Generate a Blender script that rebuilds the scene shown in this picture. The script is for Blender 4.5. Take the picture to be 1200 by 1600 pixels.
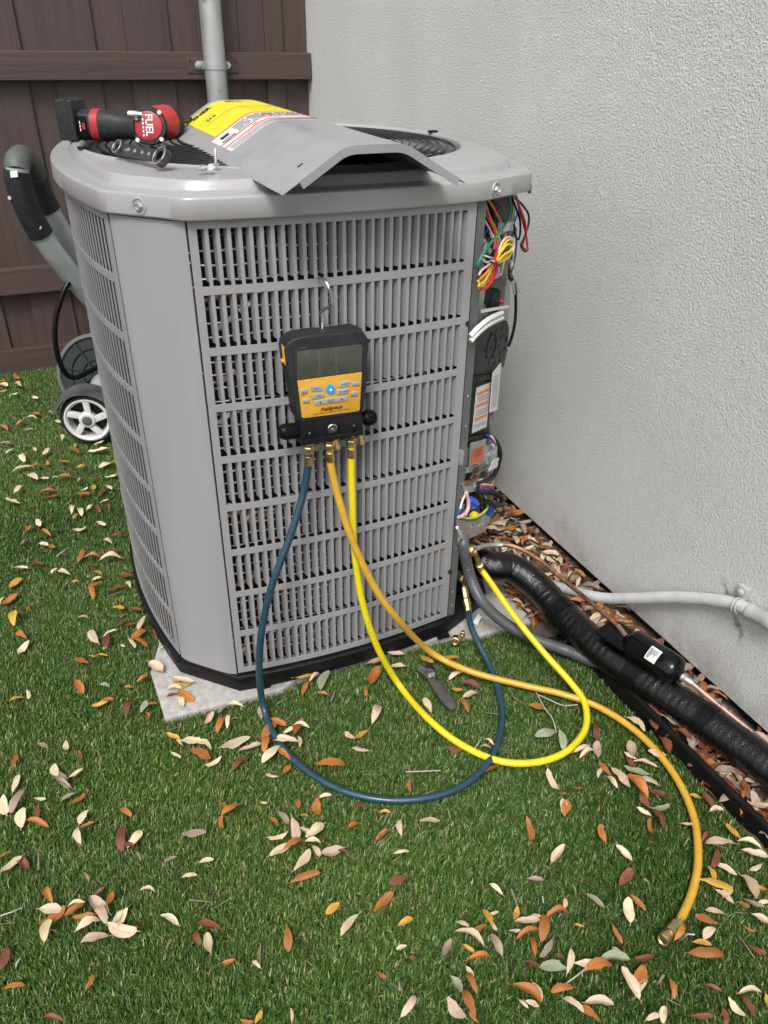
import bpy, bmesh, math, random
import numpy as np
from mathutils import Vector, Matrix
random.seed(7); rng = np.random.default_rng(11)
S = bpy.context.scene
for o in list(bpy.data.objects): bpy.data.objects.remove(o)
COL = S.collection
R = math.radians

# ---------------------------------------------------------------- camera
CAM = Vector((-0.22707, -1.22721, 1.20166))
FWD = Vector((0.345577, 0.777709, -0.525114)).normalized()
RGT = Vector((0.917345, -0.397829, 0.014508)).normalized()
UPV = RGT.cross(FWD).normalized()
FPX = 1205.63                                   # focal length in pixels of the 1200 x 1600 photograph
cd = bpy.data.cameras.new('camera'); cam = bpy.data.objects.new('camera', cd); COL.objects.link(cam)
cd.sensor_fit = 'VERTICAL'; cd.sensor_height = 36.0; cd.lens = 36.0 * FPX / 1600.0
cd.clip_start = 0.02; cd.clip_end = 300
M3 = Matrix((RGT, UPV, -FWD)).transposed()
cam.matrix_world = Matrix.Translation(CAM) @ M3.to_4x4()
S.camera = cam
# ---------------------------------------------------------------- sky, sun, exposure (overcast)
W = bpy.data.worlds.new('World'); S.world = W; W.use_nodes = True
nt = W.node_tree; bg = nt.nodes['Background']
sky = nt.nodes.new('ShaderNodeTexSky'); sky.sky_type = 'NISHITA'; sky.sun_disc = False
SUN_EL, SUN_AZ = R(54), R(214)                   # azimuth clockwise from +y
sky.sun_elevation = SUN_EL; sky.sun_rotation = SUN_AZ
sky.air_density = 1.0; sky.dust_density = 4.0; sky.ozone_density = 1.0
hs = nt.nodes.new('ShaderNodeHueSaturation'); hs.inputs['Saturation'].default_value = 0.22
nt.links.new(sky.outputs[0], hs.inputs['Color']); nt.links.new(hs.outputs[0], bg.inputs[0])
bg.inputs[1].default_value = 0.15
sl = bpy.data.lights.new('sun', 'SUN'); sl.energy = 1.5; sl.angle = R(15); sl.color = (1.0, 0.975, 0.94)
so = bpy.data.objects.new('sun', sl); COL.objects.link(so)
sd = Vector((math.sin(SUN_AZ) * math.cos(SUN_EL), math.cos(SUN_AZ) * math.cos(SUN_EL), math.sin(SUN_EL)))
so.rotation_euler = sd.to_track_quat('Z', 'Y').to_euler(); so.location = (0, 0, 5)
S.view_settings.view_transform = 'Standard'; S.view_settings.look = 'None'
S.view_settings.exposure = 0.58; S.view_settings.gamma = 1.0; S.view_settings.use_curve_mapping = False
S.render.engine = 'CYCLES'

# ---------------------------------------------------------------- measuring: photograph pixel -> point on a real plane
def ray(x, y): return FWD + RGT * ((x - 600) / FPX) + UPV * ((800 - y) / FPX)
def atz(x, y, z): d = ray(x, y); return CAM + d * ((z - CAM.z) / d.z)
def aty(x, y, Y): d = ray(x, y); return CAM + d * ((Y - CAM.y) / d.y)
def atx(x, y, X): d = ray(x, y); return CAM + d * ((X - CAM.x) / d.x)
def proj(P):
    d = Vector(P) - CAM; z = d.dot(FWD)
    return 600 + FPX * d.dot(RGT) / z, 800 - FPX * d.dot(UPV) / z
CH0 = Vector((0.495, 0.0, 0)); CHD = Vector((0.789, 0.614, 0)).normalized(); CHN = Vector((0.614, -0.789, 0)).normalized()
def ach(x, y, d=0.0):                            # a point on the open corner of the unit, d metres outwards
    v = ray(x, y); p0 = CH0 + CHN * d
    return CAM + v * ((p0 - CAM).dot(CHN) / v.dot(CHN))

# ---------------------------------------------------------------- materials
MAT = {}
def mat(name, col, rough=0.5, metal=0.0, var=0.12, vscale=30.0, bump=0.0, bscale=200.0, coat=0.0, stretch=None, spec=0.5, wear=None, rvar=0.1, obj_rand=0.0, trans=0.0, attr=None, rib=False):
    m = bpy.data.materials.new(name); m.use_nodes = True; n = m.node_tree.nodes; l = m.node_tree.links
    b = n['Principled BSDF']; b.inputs['Roughness'].default_value = rough; b.inputs['Metallic'].default_value = metal
    b.inputs['Specular IOR Level'].default_value = spec
    if coat: b.inputs['Coat Weight'].default_value = coat; b.inputs['Coat Roughness'].default_value = 0.15
    if trans: b.inputs['Transmission Weight'].default_value = trans
    tc = n.new('ShaderNodeTexCoord'); mp = n.new('ShaderNodeMapping'); l.new(tc.outputs['Object'], mp.inputs[0])
    if stretch: mp.inputs['Scale'].default_value = stretch
    nz = n.new('ShaderNodeTexNoise'); nz.inputs['Scale'].default_value = vscale; nz.inputs['Detail'].default_value = 6; l.new(mp.outputs[0], nz.inputs[0])
    rp = n.new('ShaderNodeMapRange'); rp.inputs[1].default_value = 0.3; rp.inputs[2].default_value = 0.7; rp.inputs[3].default_value = 1 - var; rp.inputs[4].default_value = 1 + var
    l.new(nz.outputs[0], rp.inputs[0])
    mx = n.new('ShaderNodeMix'); mx.data_type = 'RGBA'; mx.blend_type = 'MULTIPLY'; mx.inputs[0].default_value = 1
    mx.inputs[6].default_value = (*col, 1); l.new(rp.outputs[0], mx.inputs[7]); out = mx.outputs[2]
    if attr:
        at = n.new('ShaderNodeAttribute'); at.attribute_name = attr; l.new(at.outputs['Color'], mx.inputs[6])
    if obj_rand:
        oi = n.new('ShaderNodeObjectInfo'); r2 = n.new('ShaderNodeMapRange'); r2.inputs[3].default_value = 1 - obj_rand; r2.inputs[4].default_value = 1 + obj_rand
        l.new(oi.outputs['Random'], r2.inputs[0]); m2 = n.new('ShaderNodeMix'); m2.data_type = 'RGBA'; m2.blend_type = 'MULTIPLY'; m2.inputs[0].default_value = 1
        l.new(out, m2.inputs[6]); l.new(r2.outputs[0], m2.inputs[7]); out = m2.outputs[2]
    if wear:                                     # (colour, scale, threshold): dirt or scuffs with a shape of their own
        wc, ws, wt = wear
        wn = n.new('ShaderNodeTexNoise'); wn.inputs['Scale'].default_value = ws; wn.inputs['Detail'].default_value = 8; wn.inputs['Roughness'].default_value = 0.7; l.new(tc.outputs['Object'], wn.inputs[0])
        wr = n.new('ShaderNodeMapRange'); wr.inputs[1].default_value = wt; wr.inputs[2].default_value = wt + 0.1; wr.clamp = True; l.new(wn.outputs[0], wr.inputs[0])
        m3 = n.new('ShaderNodeMix'); m3.data_type = 'RGBA'; l.new(wr.outputs[0], m3.inputs[0]); l.new(out, m3.inputs[6]); m3.inputs[7].default_value = (*wc, 1); out = m3.outputs[2]
    if rib:
        at = n.new('ShaderNodeAttribute'); at.attribute_name = 'u'; rr = n.new('ShaderNodeMapRange'); rr.inputs[1].default_value = 0.03; rr.inputs[2].default_value = 0.13; rr.inputs[3].default_value = 0.55; rr.inputs[4].default_value = 0.0; l.new(at.outputs['Fac'], rr.inputs[0])
        m4 = n.new('ShaderNodeMix'); m4.data_type = 'RGBA'; l.new(rr.outputs[0], m4.inputs[0]); l.new(out, m4.inputs[6]); m4.inputs[7].default_value = (*[x * 0.62 for x in col], 1)
        r5 = n.new('ShaderNodeMapRange'); r5.inputs[1].default_value = 0.75; r5.inputs[2].default_value = 1.0; r5.inputs[3].default_value = 0.0; r5.inputs[4].default_value = 0.4; l.new(at.outputs['Fac'], r5.inputs[0])
        m5 = n.new('ShaderNodeMix'); m5.data_type = 'RGBA'; l.new(r5.outputs[0], m5.inputs[0]); l.new(m4.outputs[2], m5.inputs[6]); m5.inputs[7].default_value = (col[0] * 0.72, col[1] * 0.62, col[2] * 0.55, 1); out = m5.outputs[2]
    l.new(out, b.inputs['Base Color'])
    if rvar:
        rr = n.new('ShaderNodeMapRange'); rr.inputs[1].default_value = 0.3; rr.inputs[2].default_value = 0.7; rr.inputs[3].default_value = max(0.03, rough - rvar); rr.inputs[4].default_value = min(1, rough + rvar)
        l.new(nz.outputs[0], rr.inputs[0]); l.new(rr.outputs[0], b.inputs['Roughness'])
    if bump:
        bn = n.new('ShaderNodeTexNoise'); bn.inputs['Scale'].default_value = bscale; bn.inputs['Detail'].default_value = 4; l.new(mp.outputs[0], bn.inputs[0])
        bp = n.new('ShaderNodeBump'); bp.inputs['Strength'].default_value = bump; bp.inputs['Distance'].default_value = 0.003; l.new(bn.outputs[0], bp.inputs['Height']); l.new(bp.outputs[0], b.inputs['Normal'])
    MAT[name] = m; return m

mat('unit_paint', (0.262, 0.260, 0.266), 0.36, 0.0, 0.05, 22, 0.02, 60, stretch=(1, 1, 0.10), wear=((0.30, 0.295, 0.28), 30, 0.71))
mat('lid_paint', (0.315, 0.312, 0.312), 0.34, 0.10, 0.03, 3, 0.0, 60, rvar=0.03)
mat('dark_flange', (0.10, 0.112, 0.108), 0.45, 0.2, 0.08, 20)
mat('black_plastic', (0.008, 0.008, 0.0085), 0.40, 0, 0.25, 40, 0.1, 90, spec=0.2)
mat('black_rubber', (0.017, 0.019, 0.021), 0.60, 0, 0.3, 60, 0.15, 200, wear=((0.045, 0.05, 0.054), 45, 0.62), spec=0.3)
mat('grille_wire', (0.007, 0.0075, 0.009), 0.36, 0.0, 0.2, 60, spec=0.35)
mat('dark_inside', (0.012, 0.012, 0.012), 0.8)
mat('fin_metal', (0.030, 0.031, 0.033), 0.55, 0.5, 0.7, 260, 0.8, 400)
mat('aluminium', (0.50, 0.51, 0.52), 0.28, 1.0, 0.2, 120)
mat('galvanised', (0.42, 0.43, 0.42), 0.45, 0.7, 0.18, 40, 0.05, 100, wear=((0.20, 0.21, 0.21), 26, 0.60))
mat('zinc', (0.55, 0.55, 0.54), 0.38, 0.8, 0.15, 40)
mat('steel', (0.62, 0.62, 0.61), 0.22, 1.0, 0.1, 80)
mat('dark_steel', (0.09, 0.09, 0.095), 0.35, 0.9, 0.2, 80)
mat('brass', (0.60, 0.47, 0.23), 0.36, 1.0, 0.25, 120, 0.05, 300, wear=((0.24, 0.17, 0.07), 90, 0.60))
mat('copper', (0.42, 0.215, 0.13), 0.33, 1.0, 0.25, 60, wear=((0.26, 0.15, 0.10), 40, 0.60))
mat('old_copper', (0.30, 0.20, 0.16), 0.50, 0.7, 0.35, 50, wear=((0.14, 0.10, 0.09), 40, 0.55))
mat('teal_hose', (0.014, 0.046, 0.066), 0.33, 0, 0.12, 60, wear=((0.03, 0.06, 0.075), 60, 0.66))
mat('amber_hose', (0.50, 0.285, 0.030), 0.36, 0, 0.10, 50, wear=((0.32, 0.15, 0.02), 70, 0.66))
mat('yellow_hose', (0.60, 0.50, 0.012), 0.34, 0, 0.06, 50)
mat('yellow_face', (0.58, 0.31, 0.035), 0.45, 0, 0.10, 90, wear=((0.38, 0.19, 0.03), 110, 0.62))
mat('screen', (0.060, 0.065, 0.048), 0.18, 0, 0.15, 60)
mat('button_grey', (0.30, 0.32, 0.33), 0.5, 0, 0.05)
mat('blue_button', (0.02, 0.30, 0.75), 0.35)
mat('ink', (0.01, 0.01, 0.01), 0.6, var=0.0)
mat('white_ink', (0.75, 0.74, 0.72), 0.6, var=0.03)
mat('faint_ink', (0.10, 0.105, 0.11), 0.6, var=0.03)
mat('knob_black', (0.005, 0.005, 0.0055), 0.34, 0, 0.2, spec=0.12)
mat('block_black', (0.009, 0.009, 0.010), 0.34, 0.0, 0.2, 50, spec=0.3)
mat('tool_red', (0.33, 0.024, 0.027), 0.40, 0, 0.15, 60, wear=((0.13, 0.025, 0.025), 55, 0.62))
mat('tool_black', (0.016, 0.017, 0.018), 0.52, 0, 0.3, 60, 0.2, 400, wear=((0.06, 0.06, 0.058), 70, 0.62), spec=0.35)
mat('tape_red', (0.55, 0.06, 0.075), 0.5)
mat('label_white', (0.58, 0.575, 0.56), 0.5, 0, 0.03)
mat('label_yellow', (0.62, 0.54, 0.015), 0.45, 0, 0.03)
mat('label_orange', (0.72, 0.19, 0.03), 0.5, 0, 0.05)
mat('label_red', (0.66, 0.10, 0.09), 0.5, 0, 0.1)
mat('tag_orange', (0.62, 0.12, 0.03), 0.5, 0, 0.05)
mat('cover_black', (0.020, 0.021, 0.022), 0.4, 0, 0.15, 40, spec=0.25)
WIRES = {'white': (0.75, 0.74, 0.72), 'red': (0.55, 0.03, 0.04), 'yellow': (0.80, 0.58, 0.02), 'orange': (0.80, 0.27, 0.03), 'green': (0.01, 0.20, 0.12),
         'blue': (0.02, 0.10, 0.55), 'black': (0.012, 0.012, 0.013), 'pink': (0.72, 0.42, 0.40), 'purple': (0.10, 0.05, 0.22), 'lime': (0.55, 0.68, 0.12), 'brown': (0.16, 0.05, 0.03)}
for k, c in WIRES.items(): mat('wire_' + k, tuple(x * 0.88 for x in c), 0.4, 0, 0.06, spec=0.3 if k == 'black' else 0.5)
mat('clear_plastic', (0.55, 0.57, 0.57), 0.22, 0, 0.2, 90, 0.6, 90, spec=0.7)
mat('insulation', (0.002, 0.0021, 0.0025), 0.12, 0, 0.3, 60, 0.45, 290, spec=0.50, rvar=0.04)
mat('tape_black', (0.003, 0.003, 0.0035), 0.30, 0, 0.2, 60, 0.3, 200, spec=0.2)
mat('drier_black', (0.003, 0.003, 0.0035), 0.16, 0, 0.1, 30, spec=0.3)
mat('conduit_grey', (0.070, 0.075, 0.080), 0.36, 0, 0.1, 40)
mat('conduit_pale', (0.37, 0.375, 0.375), 0.55, 0, 0.10, 30, 0.1, 100, wear=((0.25, 0.235, 0.215), 22, 0.58))
mat('concrete', (0.36, 0.345, 0.325), 0.9, 0, 0.22, 60, 0.6, 320, wear=((0.28, 0.25, 0.22), 18, 0.58))
mat('edging', (0.005, 0.005, 0.0055), 0.5, 0, 0.2, 30, 0.1, 50, spec=0.2)
mat('fence_paint', (0.056, 0.037, 0.033), 0.60, 0, 0.18, 26, 0.6, 110, stretch=(1, 1, 0.06), obj_rand=0.09, wear=((0.085, 0.062, 0.055), 20, 0.66))
mat('rail_paint', (0.056, 0.037, 0.033), 0.60, 0, 0.16, 16, 0.5, 80, stretch=(0.06, 1, 1), wear=((0.12, 0.09, 0.08), 40, 0.72))
mat('pipe_zinc', (0.36, 0.38, 0.37), 0.50, 0.55, 0.25, 14, 0.05, 80, stretch=(1, 1, 0.3), wear=((0.24, 0.20, 0.15), 12, 0.60))
mat('machine_tube', (0.32, 0.35, 0.345), 0.38, 0.25, 0.15, 14, wear=((0.45, 0.47, 0.46), 16, 0.66))
mat('machine_grey', (0.085, 0.09, 0.087), 0.5, 0, 0.1, spec=0.35)
mat('machine_rib', (0.016, 0.020, 0.022), 0.5, 0, 0.2, spec=0.25)
mat('rim_white', (0.58, 0.58, 0.57), 0.4, 0, 0.05)
mat('tyre', (0.014, 0.014, 0.015), 0.6, 0, 0.3, 60)
mat('twig', (0.36, 0.33, 0.28), 0.8, 0, 0.2, 200)
mat('grip', (0.055, 0.050, 0.047), 0.7, 0, 0.25, 60, 0.3, 300, wear=((0.12, 0.11, 0.10), 90, 0.6))
mat('soil', (0.075, 0.052, 0.038), 0.95, 0, 0.5, 40, 0.9, 120)
mat('turf_backing', (0.012, 0.016, 0.007), 0.95, 0, 0.4, 40)  # extra dark, so its colour deepens the shadow between the blades
mat('pebble', (0.25, 0.20, 0.16), 0.85, 0, 0.5, 60)
mat('grass', (1, 1, 1), 0.40, 0, 0.05, 50, attr='tint', spec=0.22, rvar=0)

def stucco():
    m = bpy.data.materials.new('stucco'); m.use_nodes = True; n = m.node_tree.nodes; l = m.node_tree.links; b = n['Principled BSDF']
    b.inputs['Roughness'].default_value = 0.92; b.inputs['Specular IOR Level'].default_value = 0.2
    tc = n.new('ShaderNodeTexCoord')
    def noise(sc, det=5, rough=0.55):
        z = n.new('ShaderNodeTexNoise'); z.inputs['Scale'].default_value = sc; z.inputs['Detail'].default_value = det; z.inputs['Roughness'].default_value = rough; l.new(tc.outputs['Object'], z.inputs[0]); return z
    def ramp(src, a, c, o0, o1):
        r = n.new('ShaderNodeMapRange'); r.inputs[1].default_value = a; r.inputs[2].default_value = c; r.inputs[3].default_value = o0; r.inputs[4].default_value = o1; l.new(src, r.inputs[0]); return r.outputs[0]
    def mixc(f, a, c, blend='MIX'):
        x = n.new('ShaderNodeMix'); x.data_type = 'RGBA'; x.blend_type = blend
        for i, v in ((0, f), (6, a), (7, c)):
            if isinstance(v, (int, float)): x.inputs[i].default_value = v
            elif isinstance(v, tuple): x.inputs[i].default_value = (*v, 1)
            else: l.new(v, x.inputs[i])
        return x.outputs[2]
    base = mixc(ramp(noise(3).outputs[0], 0.35, 0.65, 0, 1), (0.735, 0.745, 0.715), (0.785, 0.797, 0.785))
    base = mixc(1.0, base, mixc(ramp(noise(190, 3).outputs[0], 0.35, 0.65, 0, 1), (0.90, 0.89, 0.87), (1.05, 1.05, 1.05)), 'MULTIPLY')
    # old splash dirt along the foot of the wall and a streak below the conduit strap: rust plus painted shadow of damaged stucco
    sp = n.new('ShaderNodeSeparateXYZ'); l.new(tc.outputs['Object'], sp.inputs[0])
    dn = noise(9, 8, 0.7)
    def math_(op, a, c):
        x = n.new('ShaderNodeMath'); x.operation = op
        for i, v in ((0, a), (1, c)):
            if isinstance(v, (int, float)): x.inputs[i].default_value = v
            else: l.new(v, x.inputs[i])
        return x.outputs[0]
    foot = math_('MULTIPLY', ramp(sp.outputs['Z'], 0.02, 0.16, 1, 0), ramp(dn.outputs[0], 0.45, 0.70, 0, 0.5))
    base = mixc(foot, base, (0.20, 0.17, 0.14))
    wob = math_('MULTIPLY', math_('SUBTRACT', noise(24, 5).outputs[0], 0.5), 0.10)
    ax = math_('ADD', math_('ADD', sp.outputs['Y'], 0.388), math_('ADD', math_('MULTIPLY', math_('SUBTRACT', sp.outputs['Z'], 0.21), -0.85), wob))
    band = ramp(math_('ABSOLUTE', ax, 0), 0.002, 0.016, 1, 0)
    zlim = math_('MULTIPLY', ramp(sp.outputs['Z'], 0.150, 0.185, 0, 1), ramp(sp.outputs['Z'], 0.245, 0.275, 1, 0))
    streak = math_('MULTIPLY', math_('MULTIPLY', band, zlim), ramp(noise(60, 6).outputs[0], 0.35, 0.6, 0.25, 0.85))
    base = mixc(streak, base, (0.12, 0.085, 0.055))
    l.new(base, b.inputs['Base Color'])
    h = math_('ADD', math_('MULTIPLY', noise(200, 4, 0.64).outputs[0], 1.0), math_('MULTIPLY', noise(55, 2).outputs[0], 0.30))
    h = math_('ADD', h, math_('MULTIPLY', noise(380, 2).outputs[0], 0.30))
    bp = n.new('ShaderNodeBump'); bp.inputs['Strength'].default_value = 1.0; bp.inputs['Distance'].default_value = 0.0115; l.new(h, bp.inputs['Height']); l.new(bp.outputs[0], b.inputs['Normal'])
    MAT['stucco'] = m
stucco()

LEAFC = {'c': (0.56, 0.475, 0.30), 'p': (0.49, 0.37, 0.262), 'o': (0.32, 0.115, 0.020), 'b': (0.15, 0.047, 0.020), 'y': (0.43, 0.24, 0.03), 'g': (0.26, 0.29, 0.185), 't': (0.24, 0.185, 0.135)}
LEAFN = {'c': 'cream', 'p': 'pinkish tan', 'o': 'orange brown', 'b': 'dark red brown', 'y': 'golden yellow', 'g': 'grey green', 't': 'dull brown'}
for k, c in LEAFC.items():
    mat('leaf_' + k, c, 0.55, 0, 0.22, 90, 0.25, 500, obj_rand=0.24, rib=True, wear=(tuple(x * (0.62 if k in 'cpg' else 0.42) for x in c), 55, 0.60))

# ---------------------------------------------------------------- mesh helpers
class MB:
    def __init__(s): s.v = []; s.f = []
    def add(s, vs, fs):
        b = len(s.v); s.v += [Vector(p) for p in vs]; s.f += [tuple(i + b for i in f) for f in fs]; return s
    def box(s, a, b):
        x0, y0, z0 = a; x1, y1, z1 = b
        return s.add([(x0, y0, z0), (x1, y0, z0), (x1, y1, z0), (x0, y1, z0), (x0, y0, z1), (x1, y0, z1), (x1, y1, z1), (x0, y1, z1)],
                     [(3, 2, 1, 0), (4, 5, 6, 7), (0, 1, 5, 4), (1, 2, 6, 5), (2, 3, 7, 6), (3, 0, 4, 7)])
    def obox(s, c, X, Y, Z, hx, hy, hz):
        c = Vector(c); vs = [c + X * (hx * i) + Y * (hy * j) + Z * (hz * k) for k in (-1, 1) for j in (-1, 1) for i in (-1, 1)]
        return s.add(vs, [(0, 2, 3, 1), (4, 5, 7, 6), (0, 1, 5, 4), (1, 3, 7, 5), (3, 2, 6, 7), (2, 0, 4, 6)])
    def prism(s, pts, off):                      # planar polygon extruded by a vector
        pts = [Vector(p) for p in pts]; off = Vector(off); n = len(pts)
        return s.add(pts + [p + off for p in pts], [tuple(range(n)), tuple(range(2 * n - 1, n - 1, -1))] + [((i + 1) % n, i, n + i, n + (i + 1) % n) for i in range(n)])
    def tube(s, path, r, n=10, cap=True):
        path = [Vector(p) for p in path]; rr = r if hasattr(r, '__len__') else [r] * len(path)
        t0 = (path[1] - path[0]).normalized(); up = Vector((0, 0, 1)) if abs(t0.z) < 0.9 else Vector((1, 0, 0))
        nx = t0.cross(up).normalized(); rings = []
        for i, p in enumerate(path):
            t = (path[min(i + 1, len(path) - 1)] - path[max(i - 1, 0)])
            t = t.normalized() if t.length > 1e-9 else t0
            nx = (nx - t * nx.dot(t)).normalized(); ny = t.cross(nx)
            rings.append([p + (nx * math.cos(2 * math.pi * k / n) + ny * math.sin(2 * math.pi * k / n)) * rr[i] for k in range(n)])
        vs = [q for g in rings for q in g]; fs = []
        for i in range(len(path) - 1):
            for k in range(n): fs.append((i * n + k, i * n + (k + 1) % n, (i + 1) * n + (k + 1) % n, (i + 1) * n + k))
        if cap: fs += [tuple(range(n - 1, -1, -1)), tuple(range((len(path) - 1) * n, len(path) * n))]
        return s.add(vs, fs)
    def lathe(s, base, axis, prof, n=24):        # prof: list of (distance along axis, radius)
        axis = Vector(axis).normalized(); base = Vector(base)
        X = axis.cross(Vector((0, 0, 1))); X = X.normalized() if X.length > 1e-3 else Vector((1, 0, 0)); Y = axis.cross(X)
        vs = []; fs = []
        for a, r in prof:
            for k in range(n): vs.append(base + axis * a + (X * math.cos(2 * math.pi * k / n) + Y * math.sin(2 * math.pi * k / n)) * r)
        for i in range(len(prof) - 1):
            for k in range(n): fs.append((i * n + k, i * n + (k + 1) % n, (i + 1) * n + (k + 1) % n, (i + 1) * n + k))
        fs += [tuple(range(n - 1, -1, -1)), tuple(range((len(prof) - 1) * n, len(prof) * n))]
        return s.add(vs, fs)
    def torus(s, c, axis, R0, r, n=28, m=8):
        axis = Vector(axis).normalized(); X = axis.cross(Vector((0, 0, 1))); X = X.normalized() if X.length > 1e-3 else Vector((1, 0, 0)); Y = axis.cross(X); c = Vector(c)
        vs = []; fs = []
        for i in range(n):
            a = 2 * math.pi * i / n; d = X * math.cos(a) + Y * math.sin(a)
            for j in range(m): b = 2 * math.pi * j / m; vs.append(c + d * (R0 + r * math.cos(b)) + axis * (r * math.sin(b)))
        for i in range(n):
            for j in range(m): fs.append((i * m + j, ((i + 1) % n) * m + j, ((i + 1) % n) * m + (j + 1) % m, i * m + (j + 1) % m))
        return s.add(vs, fs)
    def build(s, name, m, parent=None, smooth=35, bevel=0.0, base=None, bseg=2):
        me = bpy.data.meshes.new(name); o0 = Vector((0, 0, 0))
        if parent is not None: o0 = Vector(parent['_b'])
        elif base is not None: o0 = Vector(base)
        me.from_pydata([tuple(p - o0) for p in s.v], [], s.f); me.update()
        bm = bmesh.new(); bm.from_mesh(me); bmesh.ops.recalc_face_normals(bm, faces=bm.faces)
        if bevel:
            es = [e for e in bm.edges if len(e.link_faces) == 2 and e.calc_face_angle(0) > R(40)]
            try: bmesh.ops.bevel(bm, geom=es, offset=bevel, segments=bseg, profile=0.6, affect='EDGES', clamp_overlap=True)
            except Exception: pass
        bm.to_mesh(me); bm.free()
        if smooth:
            me.polygons.foreach_set('use_smooth', [True] * len(me.polygons)); me.set_sharp_from_angle(angle=R(smooth))
        me.materials.append(MAT[m]); o = bpy.data.objects.new(name, me); COL.objects.link(o)
        if parent is not None: o.parent = parent
        else: o.location = o0
        o['_b'] = tuple(o0); return o
def thing(name, base, label, cat, group=None):
    o = bpy.data.objects.new(name, None); COL.objects.link(o); o.location = base; o.empty_display_size = 0.05
    o['_b'] = tuple(base); return tag(o, label, cat, group)
def tag(o, label=None, cat=None, group=None, kind=None):
    if label: o['label'] = label
    if cat: o['category'] = cat
    if group: o['group'] = group
    if kind: o['kind'] = kind
    return o
def spline(pts, n=8):                            # Catmull-Rom through points
    P = [Vector(p) for p in pts]; P = [P[0] * 2 - P[1]] + P + [P[-1] * 2 - P[-2]]; out = []
    for i in range(1, len(P) - 2):
        p0, p1, p2, p3 = P[i - 1:i + 3]
        for k in range(n):
            t = k / n; out.append(0.5 * ((2 * p1) + (p2 - p0) * t + (2 * p0 - 5 * p1 + 4 * p2 - p3) * t * t + (3 * p1 - p0 - 3 * p2 + p3) * t ** 3))
    out.append(P[-2]); return out
def text(s, size, org, xd, yd, m, parent, name='lettering', align='LEFT', lift=0.0006, bold=0.0, xs=1.0, shear=0.0):
    cu = bpy.data.curves.new('t', 'FONT'); cu.body = s; cu.size = size; cu.align_x = align; cu.offset = bold; cu.shear = shear; cu.resolution_u = 2
    ob = bpy.data.objects.new('t', cu); me = bpy.data.meshes.new_from_object(ob)
    xd = Vector(xd).normalized(); yd = Vector(yd); yd = (yd - xd * yd.dot(xd)).normalized(); zd = xd.cross(yd); b = Vector(parent['_b'])
    for v in me.vertices: v.co = Vector(org) + xd * (v.co.x * xs) + yd * v.co.y + zd * lift - b
    me.name = name; me.materials.clear(); me.materials.append(MAT[m]); o = bpy.data.objects.new(name, me); COL.objects.link(o); o.parent = parent; o['_b'] = tuple(b)
    bpy.data.objects.remove(ob); bpy.data.curves.remove(cu); return o
def inst(o, parent, loc, rotz=0.0):
    c = o.copy(); COL.objects.link(c); c.parent = parent; c.location = loc; c.rotation_euler = (0, 0, rotz); return c
Z = Vector((0, 0, 1))

# ================================================================ THE SETTING
XW, YF = 0.9286, 2.166
EDGE_X = 0.738
tag(MB().add([(-40, -40, -0.06), (40, -40, -0.06), (40, 40, -0.06), (-40, 40, -0.06)], [(0, 1, 2, 3)]).build('ground', 'soil'), kind='structure')
def sheet(x0, y0, x1, y1, z, n, m, amp, name):
    me = MB(); xs = np.linspace(x0, x1, n); ys = np.linspace(y0, y1, m); vs = [(x, y, z + random.uniform(-amp, amp)) for y in ys for x in xs]
    me.add(vs, [(j * n + i, j * n + i + 1, (j + 1) * n + i + 1, (j + 1) * n + i) for j in range(m - 1) for i in range(n - 1)]); return me
tag(sheet(-1.6, -1.6, EDGE_X, YF - 0.02, -0.020, 20, 30, 0.0, '').build('turf_backing', 'turf_backing'), kind='structure')
tag(sheet(EDGE_X, -1.6, XW + 0.02, -0.10, -0.012, 12, 70, 0.006, '').build('soil_bed', 'soil'), kind='structure')
tag(sheet(0.66, -0.10, XW + 0.02, YF - 0.02, -0.0125, 14, 100, 0.006, '').build('soil_bed', 'soil'), kind='structure')

# house wall with a recessed foot
wall = thing('stucco_wall', (XW, 0, 0), 'tall pale grey sand textured stucco house wall right of the unit', 'wall')
w = MB(); w.box((XW, -3.2, 0.022), (XW + 0.2, 4.5, 3.2)); w.build('wall_face', 'stucco', wall, smooth=0)
w = MB(); w.box((XW + 0.022, -3.2, -0.06), (XW + 0.2, 4.5, 0.020)); w.build('foundation', 'dark_inside', wall, smooth=0)  # near black colour stands in for the shade in the gap under the wall

# fence
fence = thing('wooden_fence', (0.0, YF, 0), 'dark brown painted board fence with horizontal rails behind the unit', 'fence')
seams = [0.9225, 0.826, 0.7506, 0.6463, 0.5176, 0.3878, 0.2254, 0.1176, -0.0433, -0.1359]
while seams[-1] > -1.9: seams.append(seams[-1] - (0.16 if len(seams) % 2 == 0 else 0.105))
for i in range(len(seams) - 1):
    b, a = seams[i], seams[i + 1]; wide = i % 2 == 1
    dy = 0.030 if wide else 0.044
    m = MB(); m.box((a + (-0.004 if not wide else 0.0015), YF + dy, -0.03), (b - (-0.004 if not wide else 0.0015), YF + dy + 0.013, 1.95 + random.uniform(-.004, .004)))
    m.build('board', 'fence_paint', fence, smooth=0, bevel=0.0015)
for z0, z1, th in ((1.048, 1.140, 0.042), (0.306, 0.406, 0.042)):
    m = MB(); m.box((-1.95, YF - th + 0.030, z0), (XW - 0.004, YF + 0.028, z1)); m.build('rail', 'rail_paint', fence, smooth=0, bevel=0.003)
m = MB(); m.box((-1.95, YF - 0.006, -0.03), (XW - 0.004, YF + 0.028, 0.083)); m.build('kick_board', 'rail_paint', fence, smooth=0, bevel=0.003)
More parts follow.
